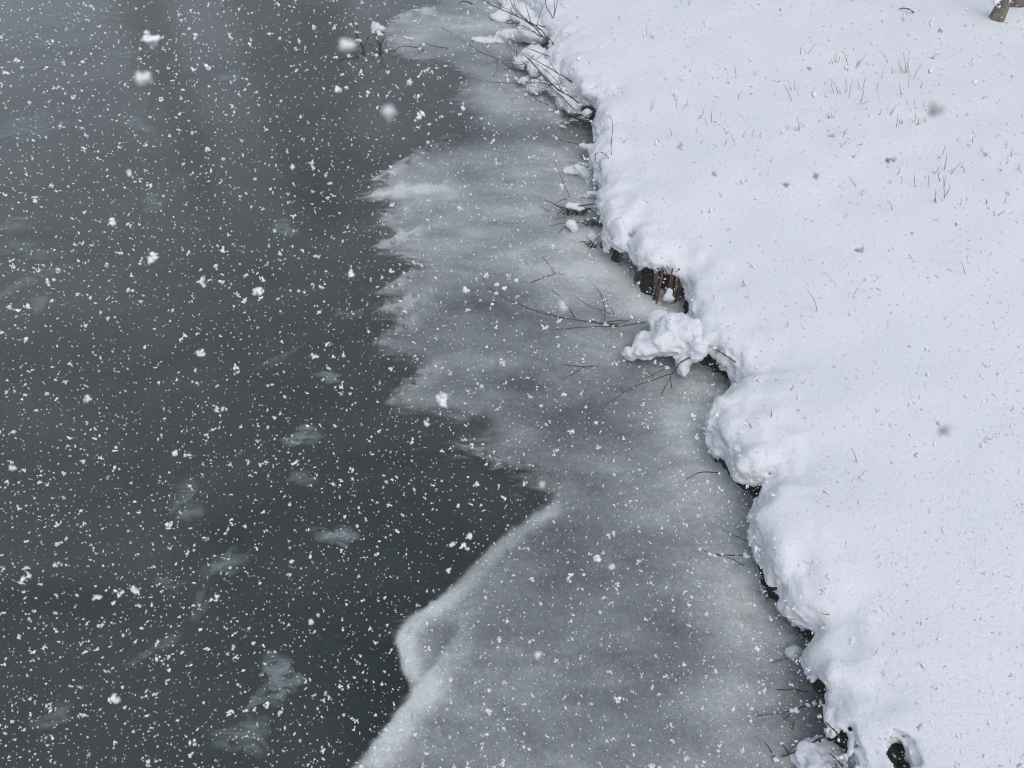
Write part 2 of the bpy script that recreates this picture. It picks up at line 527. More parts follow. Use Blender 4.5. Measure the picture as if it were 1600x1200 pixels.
# dark soil of the bank under the overhang
def soil_bank():
    s = np.arange(-0.35, 1.0, 0.011); y = np.arange(Y0, Y1, 0.011)
    S, Y = np.meshgrid(s, y, indexing='ij'); X = S + xl(Y)
    D = bank_sd(X, Y) - .045 * hollow(X, Y) + 0.022 * noise(X * 14, Y * 14, seed=41) + .012 * noise(X * 75, Y * 75, seed=44) + .012 * noise(X * 40, Y * 40, seed=42)
    H = -0.10 + 0.27 * smooth(0.0, -0.10, D) + 0.016 * noise(X * 55, Y * 55, seed=43)
    idx = np.arange(S.size).reshape(S.shape)
    G = np.stack([idx[:-1, :-1], idx[1:, :-1], idx[1:, 1:], idx[:-1, 1:]], -1).reshape(-1, 4)
    keep = (D < 0.06)[:-1, :-1].reshape(-1)
    o = mesh_obj("soil_bank", np.stack([X, Y, H], -1).reshape(-1, 3), G[keep], M_soil)
    tag(o, "dark wet soil of the bank showing beneath the snow overhang", kind="structure")
soil_bank()

# ------------------------------------------------------------------ pond water and the far shore
def quad_sheet(name, x0, x1, y0, y1, z, mat, label):
    o = mesh_obj(name, [(x0, y0, z), (x1, y0, z), (x1, y1, z), (x0, y1, z)], [(0, 1, 2, 3)], mat, smoothed=False)
    tag(o, label, kind="structure")
    return o
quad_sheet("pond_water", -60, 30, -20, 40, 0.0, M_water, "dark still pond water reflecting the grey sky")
def far_bank():
    xs = np.linspace(-60, 30, 61); ys = np.linspace(15.0, 40, 18)
    X, Y = np.meshgrid(xs, ys, indexing='ij')
    H = -0.3 + 1.1 * smooth(16, 19, Y + .8 * noise(X * .4, Y * .4, seed=61)) + .1 * noise(X * .3, Y * .3, seed=62)
    idx = np.arange(X.size).reshape(X.shape)
    G = np.stack([idx[:-1, :-1], idx[1:, :-1], idx[1:, 1:], idx[:-1, 1:]], -1).reshape(-1, 4)
    tag(mesh_obj("far_bank", np.stack([X, Y, H], -1).reshape(-1, 3), G, M_snow), "snow covered far shore of the pond", kind="structure")
far_bank()

# ------------------------------------------------------------------ the ice shelf along the bank
ice_px = [(760,-300),(740,-120),(715,-60),(690,-15),(662,5),(644,14),(612,25),(604,36),(596,48),(590,66),(588,82),(615,94),(648,101),(690,108),(706,128),(700,150),(694,172),
 (708,206),(690,214),(672,224),(632,248),(600,266),(580,280),(578,296),(553,310),(580,318),(584,340),(580,362),(602,370),(578,386),(598,406),(638,420),
 (612,440),(586,458),(606,470),(583,488),(604,500),(588,516),(578,540),(600,564),(644,580),(620,608),(600,632),(620,648),(672,660),(694,682),
 (688,712),(736,722),(784,748),(824,768),(860,780),(824,808),(772,848),(732,884),(720,908),(680,936),(636,968),(617,992),(619,1020),(628,1046),
 (642,1076),(620,1105),(596,1136),(576,1168),(558,1195),(524,1250),(480,1330),(440,1450)]
ice = catmull(at_np(ice_px), 3)
ice_poly = np.vstack([ice, [[8, ice[-1, 1]], [8, ice[0, 1]]]])
def ice_sheet():
    DX = 0.0085
    s = np.arange(-2.3, 0.50, DX); y = np.arange(max(Y0, ice[-1, 1]), min(Y1, ice[0, 1]), DX)
    S, Y = np.meshgrid(s, y, indexing='ij'); X = S + xl(Y)
    # ragged finger-like edge: displace the lookup, mostly along x
    far = smooth(at(800, 790).y, at(800, 730).y, Y)
    fx = (0.012 + .045 * far) * fbm(X * 5.0, Y * 7, seed=71, octaves=4, gain=.62) + (.006 + .012 * far) * noise(X * 20, Y * 44, seed=77)
    Xw = X + fx; Yw = Y + 0.015 * fbm(X * 12, Y * 12, seed=75)
    d = seg_dist(Xw, Yw, ice)
    D = np.where(inside(Xw, Yw, ice_poly), d, -d)
    cover = (smooth(-0.06, 0.13, D) * .68 + smooth(0.0, .30, D) * .32) * far + (1 - far) * smooth(-.03, .05, D) 
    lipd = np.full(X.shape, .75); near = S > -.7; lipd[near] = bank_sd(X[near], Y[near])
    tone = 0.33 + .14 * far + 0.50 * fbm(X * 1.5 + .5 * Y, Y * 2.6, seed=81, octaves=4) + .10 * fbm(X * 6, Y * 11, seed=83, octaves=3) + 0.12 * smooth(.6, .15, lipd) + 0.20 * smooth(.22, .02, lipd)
    # milky rim, narrow and soft inwards
    tone += 0.12 * smooth(.0, .03, D) * (1 - smooth(.04, .17, D)) * (0.35 + .65 * smooth(-.2, .4, fbm(X * 3, Y * 3, seed=85)))
    def blob(px, py, rx, ry, a, f=None):
        nonlocal tone, cover
        c = at(px, py); m = px_size(px, py)
        stretch = 1.0 / max(.35, -ray(px, py).normalized().z)
        g = np.exp(-(((X - c.x + .4 * fx) / (rx * m)) ** 2 + ((Y - c.y + fx) / (ry * m * stretch)) ** 2))
        tone += 1.3 * a * g
        if f: cover += f * g
    for b in [(820,600,50,28,-.26,-.1),(940,665,90,32,-.22),(742,668,32,14,-.3,-.2),(870,700,60,22,-.16),(690,640,60,26,.08),(720,690,60,22,-.12,-.3),(790,740,60,16,-.14,-.25),(660,655,40,10,-.1,-.2),(730,720,45,22,.15),(780,570,70,16,.16),
              (1060,1010,45,40,-.18),(1045,1130,50,35,-.14),(930,1050,110,60,-.08),(870,880,100,50,-.10),(1000,720,70,30,-.12),(1060,660,70,50,.16),(1150,1000,60,90,.16),(1130,1130,70,60,.10),
              (640,300,55,18,.18),(640,270,50,14,.12),(760,330,120,20,.10),(640,480,50,26,.14),(760,480,100,25,-.10),(860,440,110,14,-.07),(800,215,120,24,-.16),(720,180,40,40,-.18,-.25),(690,120,40,20,-.12,-.2),
              (700,50,80,20,.16),(640,60,40,20,.12),(860,250,80,24,.05),(1010,1000,40,16,.10),(1090,1160,50,30,-.1),(1080,640,60,40,.1),(960,560,100,20,.06),(700,1020,34,36,-.12),(760,985,40,20,-.06),
              (1000,880,160,60,-.06),(840,1100,140,60,-.05),(1090,800,60,60,.05),(640,1030,18,40,.16,.1),(1010,480,40,20,.05)]:
        blob(*b)
    # two pressed-up milky edges
    def ridge(pts, wout, win, a):
        nonlocal tone, cover
        P = catmull(at_np(pts), 5)
        dd = seg_dist(X + .5 * fx, Y + .5 * fx, P)
        # signed: the bank side of the ridge fades slowly
        k = np.argmin(((X[..., None] - P[::4, 0]) ** 2 + (Y[..., None] - P[::4, 1]) ** 2), -1)
        inl = X > P[::4, 0][k]
        g = np.where(inl, np.exp(-(dd / win) ** 3), np.exp(-(dd / wout) ** 3))
        tone += a * g * (.8 + .3 * fbm(X * 8, Y * 8, seed=91)); cover += .22 * g + .2 * g * (1 - far)
    ridge([(864,798),(822,826),(777,860),(746,891),(724,915),(692,942),(657,966),(636,984),(627,1002)], .026, .036, .46)
    ridge([(632,1000),(636,1030),(642,1060)], .02, .05, .14)
    ridge([(716,1002),(686,1044),(660,1082),(626,1124),(598,1158),(570,1192),(535,1245)], .022, .058, .44)
    ridge([(640,428),(618,444),(592,460)], .016, .045, .26)
    ridge([(700,212),(668,230),(628,254),(590,280)], .018, .06, .26)
    ridge([(690,292),(640,300),(600,304),(556,311)], .012, .05, .20)
    ridge([(660,330),(620,338),(586,346)], .012, .05, .18)
    ridge([(650,362),(612,376),(582,388)], .012, .05, .24)
    ridge([(660,470),(622,476),(586,490)], .014, .05, .22)
    ridge([(640,508),(612,512),(584,540)], .014, .05, .14)
    ridge([(676,574),(644,592),(618,614),(602,632)], .016, .06, .24)
    ridge([(690,30),(650,18),(612,32),(600,50)], .02, .07, .2)
    ridge([(700,690),(740,712),(770,728)], .02, .04, .10)
    tone = np.clip(tone, 0.02, 1); cover = np.clip(cover, 0, 1)
    keepv = (D > -0.06) & (lipd > -0.16)
    idx = np.arange(S.size).reshape(S.shape)
    kq = keepv[:-1, :-1] & keepv[1:, :-1] & keepv[1:, 1:] & keepv[:-1, 1:]
    G = np.stack([idx[:-1, :-1], idx[1:, :-1], idx[1:, 1:], idx[:-1, 1:]], -1)[kq]
    Z = 0.006 + 0.002 * noise(X * 6, Y * 6, seed=95) + .006 * smooth(.5, .9, tone)
    used = np.unique(G); remap = np.full(S.size, -1); remap[used] = np.arange(len(used))
    P = np.stack([X, Y, Z], -1).reshape(-1, 3)[used]
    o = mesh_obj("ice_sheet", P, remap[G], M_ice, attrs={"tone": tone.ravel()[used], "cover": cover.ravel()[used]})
    tag(o, "thin grey ice with ragged milky edge between dark water and snowy bank", kind="structure")
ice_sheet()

# ------------------------------------------------------------------ slushy ice pieces drifting in the open water
GF = "thin slushy ice pieces drifting in the dark water"
def floe(px, py, rx, ry, rot, a, label):
    c = at(px, py, 0.0); m = px_size(px, py); st = 1.0 / max(.35, -ray(px, py).normalized().z)
    n, rings = 40, 7
    seed = int(px * 7 + py)
    rr_ = random.Random(seed)
    ph = [rr_.uniform(0, 6.28) for _ in range(6)]
    V, F, C = [], [], []
    ca, sa = math.cos(R(-rot)), math.sin(R(-rot))
    def pt(i, k):
        t = 2 * math.pi * k / n
        w = 1 + .30 * math.sin(2 * t + ph[0]) + .2 * math.sin(3 * t + ph[1]) + .11 * math.sin(5 * t + ph[2]) + .07 * math.sin(9 * t + ph[3]) + .05 * math.sin(13 * t + ph[4])
        q = i / rings * w
        x, y = q * rx * math.cos(t), q * ry * math.sin(t)
        return ((x * ca - y * sa) * m, (x * sa + y * ca) * m * st)
    prof = [1, 1, .97, .9, .78, .6, .34, 0]
    for side, zz in ((0, .0045), (1, .0015)):
        b = len(V)
        V.append((0, 0, zz)); C.append(a)
        for i in range(1, rings + 1):
            for k in range(n):
                x, y = pt(i, k); V.append((x, y, zz if i < rings else .003)); C.append(a * prof[i])
        for k in range(n):
            tri = (b, b + 1 + k, b + 1 + (k + 1) % n)
            F.append(tri if side == 0 else tri[::-1])
        for i in range(rings - 1):
            for k in range(n):
                A = b + 1 + i * n + k; B = b + 1 + i * n + (k + 1) % n
                q = (A, A + n, B + n, B)
                F.append(q if side == 0 else q[::-1])
    o = mesh_obj("ice_floe", V, F, M_floe, attrs={"cover": C})
    o.location = (c.x, c.y, 0)
    tag(o, label, "ice", GF)
for f in [
 (476,682,36,15,8,.62,"pale feathered ice piece drifting mid-pond, left of the jagged ice edge"),
 (290,786,28,30,20,.38,"round faint ice piece in dark water, lower left of the feathered one"),
 (526,838,36,17,18,.62,"pale lozenge of ice in dark water near the long white ice ridge"),
 (472,748,26,12,-5,.28,"faint smudge of ice just below the feathered ice piece"),
 (438,1060,38,32,-15,.60,"brightest rounded ice piece near the bottom of the dark water"),
 (404,1092,30,10,-32,.38,"thin tail of ice trailing from the bright rounded piece at bottom"),
 (384,1150,38,36,10,.34,"wide faint ice piece at the bottom edge of the dark water"),
 (86,1120,32,17,8,.34,"faint ice piece in the lower left corner of the water"),
 (354,880,40,18,-35,.32,"slanting faint ice streak left of the lozenge of ice"),
 (268,912,22,11,5,.28,"small faint ice patch below left of the slanting streak"),
 (312,948,12,28,10,.2,"narrow upright ice wisp beneath the slanting streak"),
 (244,1014,36,10,-32,.3,"thin slanting ice wisp in the lower left water"),
 (215,196,28,9,5,.5,"slim ice streak in the upper left water beside dark reflection"),
 (358,122,16,9,-5,.6,"small bright ice scrap in the upper middle water"),
 (62,474,20,12,5,.42,"small greenish ice scrap near the left edge at mid height"),
 (46,440,60,12,-22,.3,"long slanting ice smear above the greenish scrap at left"),
 (44,200,64,20,-14,.45,"broad pale ice smear at the upper left edge"),
 (240,318,22,12,8,.45,"small pale ice patch left of centre in the upper water"),
 (443,357,26,11,5,.5,"pale flat ice patch in water left of the jagged ice edge"),
 (546,492,20,8,10,.5,"small ice sliver just left of the jagged ice edge"),
 (514,590,28,8,6,.5,"thin flat ice sliver just below mid-height, left of the ice edge"),
 (22,352,36,10,0,.4,"flat ice smear touching the left edge of the picture"),
 (36,392,60,12,3,.3,"second flat ice smear close to the left edge, lower one"),
 (90,30,120,22,-4,.42,"wide pale ice band in the top left corner of the pond"),
 (52,62,110,12,4,.36,"narrow pale ice band below the widest one, top left"),
 (190,84,40,7,2,.4,"thin short ice strip in the upper left water"),
 (60,102,60,9,3,.32,"dim flat ice strip under the pale bands, top left"),
 (438,560,40,7,-35,.24,"faint scratch-like ice wisp left of the flat sliver"),
]: floe(*f)

# ------------------------------------------------------------------ separate clumps of snow at the water's edge
def clump(label, balls, name="snow_clump", vox=0.007, k=0.02, group="snow clumps along the water's edge", namp=1.0, loc_z=0.0):
    """balls: (px, py, z, rx, ry, rz) in metres"""
    C = [(at(b[0], b[1], b[2]), b[3], b[4], b[5]) for b in balls]
    lo = np.min([[c.x - a, c.y - b, c.z - d] for c, a, b, d in C], 0) - .03
    hi = np.max([[c.x + a, c.y + b, c.z + d] for c, a, b, d in C], 0) + .03
    g = [np.arange(lo[i], hi[i], vox) for i in range(3)]
    X, Y, Z = np.meshgrid(*g, indexing='ij')
    F = None
    for c, a, b, d in C:
        kx, ky, kz = (X - c.x) / a, (Y - c.y) / b, (Z - c.z) / d
        q = (np.sqrt(kx ** 2 + ky ** 2 + kz ** 2) - 1) * min(a, b, d)
        F = q if F is None else smin(F, q, k)
    F = F + namp * (0.007 * noise(X * 17, Y * 17, Z * 17, 101) + .007 * noise(X * 41, Y * 41, Z * 41, 102) + .005 * noise(X * 85, Y * 85, Z * 85, 103))
    F = np.maximum(F, -(Z - loc_z) )
    v, q = nets(F.astype(np.float32))
    P = lo + v * vox
    base = Vector((P[:, 0].mean(), P[:, 1].mean(), max(0.0, P[:, 2].min())))
    o = mesh_obj(name, P - np.array(base), q, M_clump)
    o.location = base
    tag(o, label, "snow", group)
    return o
clump("star-shaped snow clump jutting onto the ice beside the cut reeds",
      [(1052,515,.13,.075,.075,.07),(1075,520,.14,.07,.07,.07),(1040,535,.11,.07,.06,.06),(1010,545,.08,.06,.045,.035),(988,552,.05,.045,.03,.03),(1072,548,.10,.055,.06,.05),(1068,572,.06,.028,.04,.04),(1090,545,.14,.04,.05,.05),(1030,500,.11,.05,.05,.04),(1006,530,.07,.04,.035,.03)], k=.025)
clump("small snow lump with twig stubs right of the star-shaped clump",
      [(1120,552,.10,.022,.03,.025),(1112,546,.12,.02,.02,.02)], k=.01)
clump("little snow pillar wedged in the dark hollow above the rounded lobe",
      [(1150,584,.09,.03,.03,.03),(1148,600,.06,.022,.03,.03)], k=.01)
clump("little round snow ball sitting on the ice by the bank", [(1241,1020,.022,.030,.026,.026)], k=.01, namp=.5)
clump("rough snow clump at the bottom edge of the picture",
      [(1275,1180,.035,.05,.045,.035),(1298,1192,.045,.05,.045,.04),(1260,1196,.025,.035,.04,.028),(1298,1216,.04,.06,.06,.04),(1252,1180,.018,.025,.022,.02)], k=.012, namp=1.5)
0 and clump("snow tongue between two dark holes at the bottom of the bank",
      [(1352,1150,.17,.05,.06,.06),(1358,1180,.12,.045,.06,.06),(1366,1205,.08,.04,.06,.06)], k=.025)
clump("white triangular snow mound under the bent twigs at the top",
      [(836,48,.10,.11,.14,.07),(812,54,.05,.11,.07,.04),(790,58,.025,.09,.04,.025),(822,20,.08,.10,.17,.055),(800,2,.05,.09,.17,.04)], vox=.011, k=.03)
clump("flat snowy shelf on ice left of the triangular mound",
      [(780,27,.025,.07,.06,.03),(794,20,.04,.05,.07,.03)], vox=.010, k=.03)
clump("low streak of snow on ice beneath the triangular mound",
      [(770,64,.012,.13,.03,.018),(752,61,.008,.08,.03,.014)], vox=.009, k=.02, namp=.5)
clump("rounded snow mound tangled with twigs, below the triangular one",
      [(835,84,.11,.08,.09,.05),(815,97,.06,.065,.06,.035),(842,105,.10,.075,.085,.05),(866,119,.12,.07,.085,.055)], vox=.010, k=.03)
clump("crumbly snow lump among dense twigs at the waterline",
      [(838,134,.06,.05,.05,.035),(856,128,.08,.05,.06,.04),(818,126,.03,.05,.03,.025),(868,142,.07,.05,.05,.04)], vox=.009, k=.015)
clump("snowy boulder-like lump at the foot of the bent twigs",
      [(882,158,.06,.055,.055,.05),(896,166,.08,.05,.05,.045)], vox=.008, k=.02)
clump("small white snow knob in the dark hollow beside lumpy bank",
      [(917,177,.09,.032,.03,.028)], vox=.006, k=.01, namp=.6)
clump("pointed snow-covered tussock on ice, left of looped grass stems",
      [(910,264,.035,.055,.04,.035),(896,267,.018,.05,.028,.02),(922,274,.03,.03,.03,.025)], vox=.007, k=.02)
clump("short snow spur sticking out from the bank over ice",
      [(925,230,.10,.045,.022,.018),(912,228,.08,.03,.02,.016)], vox=.006, k=.015, namp=.5)
clump("thin double snow blade by the bank above the twig tangle",
      [(930,302,.05,.05,.016,.012),(926,306,.03,.06,.012,.012)], vox=.006, k=.008, namp=.4)
clump("snow dusting on top of the bristly grass tussock",
      [(896,322,.05,.040,.022,.016),(906,326,.05,.03,.018,.014)], vox=.006, k=.01, namp=.6)
clump("round snow cap on a twig at the tangle by the bank",
      [(892,350,.045,.026,.024,.022),(898,358,.025,.02,.018,.02)], vox=.006, k=.012, namp=.5)
clump("pale icy snow ball frozen in near the lumpy bank",
      [(925,369,.02,.03,.03,.022)], vox=.006, k=.01, namp=.5)
clump("small winged snow lump at the foot of the snow pillar",
      [(970,398,.03,.03,.018,.014),(963,400,.025,.018,.016,.014),(978,399,.025,.018,.016,.014)], vox=.005, k=.01, namp=.6)

# ------------------------------------------------------------------ twigs
def curve_pts(pts, sub=3):
    P = np.array([tuple(p) for p in pts])
    return [Vector(p) for p in catmull(P, sub)] if len(P) > 2 else [Vector(p) for p in P]
def twig(label, stems, r=.0028, caps=(), mat=None, name="bare_twig", cat="twig", group="bare twigs along the bank", base=None):
    mat = mat or M_twig
    W = [[(p if isinstance(p, Vector) else at(*p)) for p in st] for st in stems]
    root = base or W[0][-1].copy()
    t = thing(name, root, label, cat, group)
    for i, st in enumerate(W):
        m = MB()
        pts = curve_pts(st, 4)
        pts = [p + Vector((random.gauss(0, .0012), random.gauss(0, .0012), random.gauss(0, .0008))) for p in pts]
        rr = r * .8 if i == 0 else r * .6
        m.tube(pts, rr * .55, rr * 1.15, 5, .12)
        so = m.build("stem" if i == 0 else "side_shoot", mat, t, root)
        if i == 0: main_stem = so
    for (px, py, z, s) in caps:
        m = MB()
        c = at(px, py, z)
        m.blob(c, s, (1.25, .9, .75), 8, 5, .5, random.uniform(0, 3))
        m.blob(c + Vector((s * .8, -s * .3, -s * .2)), s * .7, (1.2, .9, .7), 8, 5, .5)
        m.build("snow_cap", M_clump, main_stem, root)
    return t
twig("long bowed twig with a snow tuft at its tip lying on ice",
     [[(763,449,.10),(785,463,.095),(805,473,.085),(840,487,.06),(880,497,.035),(905,500,.02),(935,504,.012),(965,508,.012)],
      [(835,483,.06),(855,489,.05),(880,497,.032)], [(860,452,.06),(880,468,.045),(899,497,.02)]], .0034,
     [(775,458,.10,.008),(806,473,.088,.005)])
twig("nearly straight twig entering the star-shaped snow clump",
     [[(862,516,.03),(900,512,.035),(940,510,.04),(965,510,.045),(1008,504,.09)], [(945,511,.04),(985,500,.03),(950,502,.02)]], .0030, [(945,507,.035,.010),(958,510,.04,.007)])
twig("forked upright twig frozen in beside the straight twig",
     [[(926,443,.14),(938,458,.10),(944,480,.05),(945,500,.015)], [(895,461,.10),(920,478,.07),(945,487,.05),(961,493,.03)], [(954,480,.05),(961,493,.03)]], .0024, [(947,478,.05,.007),(944,488,.03,.005)])
twig("faint twig frozen into ice above the long bowed twig",
     [[(845,399,.05),(856,412,.03),(866,427,.012),(850,433,.010),(830,441,.010)], [(866,427,.012),(885,430,.010),(905,435,.010)]], .0022)
twig("slanting knotted twig leading down-left from the star-shaped clump",
     [[(944,635,.02),(975,613,.05),(1010,597,.08),(1045,585,.10),(1053,581,.10),(1064,566,.11),(1084,556,.13)], [(995,596,.06),(1020,586,.08),(1046,573,.10)], [(1047,586,.10),(1049,606,.03)], [(1047,590,.09),(1034,616,.01)], [(970,606,.045),(974,614,.05)]], .0032,
     [(1043,574,.10,.006),(1014,595,.082,.004),(990,606,.068,.003)])
twig("faint forked twig under the ice surface below the clump",
     [[(880,592,.010),(898,582,.010),(915,573,.012),(935,572,.012)], [(880,570,.010),(915,573,.012)]], .0022)
twig("short curled twig standing by the dark hollow",
     [[(1072,749,.012),(1088,740,.04),(1104,737,.05),(1123,739,.05)]], .0028)
twig("snow-frosted twig reaching over the ice, lower bank",
     [[(1090,857,.03),(1108,863,.04),(1125,867,.05),(1168,868,.09)], [(1108,866,.04),(1140,872,.04),(1162,884,.05)], [(1128,826,.03),(1150,838,.04),(1170,846,.06)]], .0026,
     [(1093,858,.034,.006),(1108,865,.045,.007),(1116,868,.045,.007),(1128,866,.055,.006),(1165,868,.09,.010)])
twig("white-dusted forked twig near the bottom of the bank",
     [[(1181,1118,.02),(1215,1115,.035),(1240,1110,.05),(1262,1102,.07),(1292,1093,.10)], [(1240,1110,.05),(1234,1117,.03),(1226,1125,.012)], [(1243,1111,.05),(1241,1124,.03),(1238,1139,.012)]], .0030,
     [(1243,1110,.056,.008),(1236,1110,.054,.006),(1262,1101,.076,.006),(1272,1098,.086,.006),(1282,1096,.093,.005)])
twig("thick broken twig crossing the bottom snow clump",
     [[(1222,1183,.012),(1246,1171,.04),(1270,1160,.07),(1294,1147,.10)], [(1219,1160,.10),(1234,1177,.03)], [(1286,1152,.09),(1280,1160,.06)]], .0046, [(1221,1161,.10,.004)])
twig("upright thin twig beside the broken one at the bottom",
     [[(1195,1159,.09),(1204,1172,.05),(1211,1186,.012)]], .0028, [(1211,1186,.015,.008)])
twig("dark twig sticking out of the upper bottom hole",
     [[(1291,1129,.20),(1302,1140,.17),(1316,1158,.14),(1328,1180,.10)]], .0036)
twig("dark twig leaning over the bottom snow clump",
     [[(1297,1178,.16),(1308,1188,.14),(1320,1204,.10)]], .0036)
twig("thin frozen twig pointing at the round snow ball",
     [[(1205,1036,.012),(1222,1031,.015),(1258,1026,.03)]], .0018)
twig("dark submerged twig stub below the round snow ball",
     [[(1214,1077,.010),(1240,1078,.012),(1262,1080,.02)], [(1247,1085,.010),(1250,1077,.02)]], .0024)
twig("slim twig lying out from the snow spur", [[(873,218,.03),(888,222,.04),(906,226,.06)]], .0024)
twig("thin arching twig leaning across the ice above the tussock",
     [[(865,250,.14),(873,268,.10),(880,285,.06),(890,308,.012)]], .0020, mat=M_red)
twig("bent stem lying over the pointed snowy tussock",
     [[(885,253,.05),(905,256,.07),(922,264,.08),(937,280,.10)], [(902,240,.05),(912,250,.05)]], .0026)
twig("looped grass stem arching against the snow lip",
     [[Vector(hit(945,272)) + Vector((-.01,-.01,.01)), Vector(hit(936,258)) + Vector((-.02,-.02,.04)), at(930,249,.20), at(931,241,.24), at(938,238,.26), at(946,241,.24), Vector(hit(950,248))]], .0026)
twig("hook-shaped stem drooping over the lip, highest of the looped stems",
     [[at(948,182,.27), at(953,182,.30), at(957,192,.30), at(957,208,.28), Vector(hit(955,226)), Vector(hit(955,242))]], .0024)
twig("dark twig arm over the bristly tussock",
     [[(870,338,.012),(881,327,.04),(904,322,.06),(938,317,.10)], [(843,309,.06),(862,317,.05),(880,327,.035)], [(866,320,.05),(876,313,.06),(886,311,.05)], [(842,321,.03),(858,330,.02)]], .0036)
twig("lower dark twig under the round snow cap",
     [[(860,353,.02),(884,348,.04),(912,347,.05),(940,339,.08)], [(872,364,.015),(886,352,.03)], [(864,343,.02),(884,340,.02)]], .0028, [(918,343,.055,.006),(908,346,.05,.005)])
twig("stub twig across the crack under the snow pillar",
     [[at(986,365,.20), at(986,385,.14), at(989,403,.10), at(1016,436,.08)]], .0034)
twig("dark broken twig poking out beside the star-shaped clump",
     [[at(1112,541,.20), at(1126,551,.17), at(1150,566,.17)], [at(1127,552,.17), at(1136,556,.16)]], .0032, [(1116,543,.20,.008)])
twig("small dark stub standing between snow lump and bank",
     [[at(1136,568,.14), at(1138,590,.07), at(1139,618,.03)]], .0030)
twig("short twig lying on open snow near the top",
     [[Vector(hit(1404,16)) + Vector((0,0,.008)), Vector(hit(1415,18)) + Vector((0,0,.02)), Vector(hit(1427,22)) + Vector((0,0,.008))]], .0060)

# bent shrub at the top of the bank
def shrub():
    base = at(850,62,.22)
    t = thing("bare_shrub", base, "bare shrub with thin bent branches at the top of the bank", "shrub")
    def br(pts, r, nm="branch"):
        m = MB(); pts = curve_pts([at(*p) for p in pts], 4)
        pts = [p + Vector((random.gauss(0, .002), random.gauss(0, .002), random.gauss(0, .002))) for p in pts]
        m.tube(pts, r * .8, r * .35, 5, .1)
        m.build(nm, M_twig, t, base)
    for pts, r in [([(866,70,.2),(850,52,.25),(832,37,.3),(800,22,.34),(770,8,.36),(738,-6,.38)],.006),
                   ([(856,66,.2),(838,46,.28),(815,27,.36),(802,10,.42),(793,-12,.46)],.005),
                   ([(852,42,.24),(838,39,.26),(826,36,.28)],.005),
                   ([(830,37,.26),(824,16,.32),(816,-6,.38)],.0035),
                   ([(830,36,.26),(812,22,.34),(804,6,.38),(800,-10,.40)],.0032),
                   ([(838,40,.24),(846,18,.3),(856,-6,.4)],.003),
                   ([(850,64,.2),(828,44,.24),(806,38,.22),(790,36,.20)],.003),
                   ([(846,58,.2),(826,46,.2),(800,44,.14),(784,42,.10)],.003),
                   ([(864,28,.27),(855,12,.36),(847,-8,.46)],.004),([(864,28,.27),(867,12,.36),(865,-8,.46)],.003),([(864,28,.27),(869,14,.36),(872,-8,.46)],.0035),
                   ([(810,24,.34),(790,14,.30),(770,2,.26)],.0025),([(842,48,.26),(822,30,.34),(808,14,.40)],.0028),
                   ([(852,60,.22),(836,50,.2),(812,40,.16),(786,34,.12)],.0025),([(764,6,.36),(765,-4,.40)],.003)]:
        br(pts, r)
shrub()
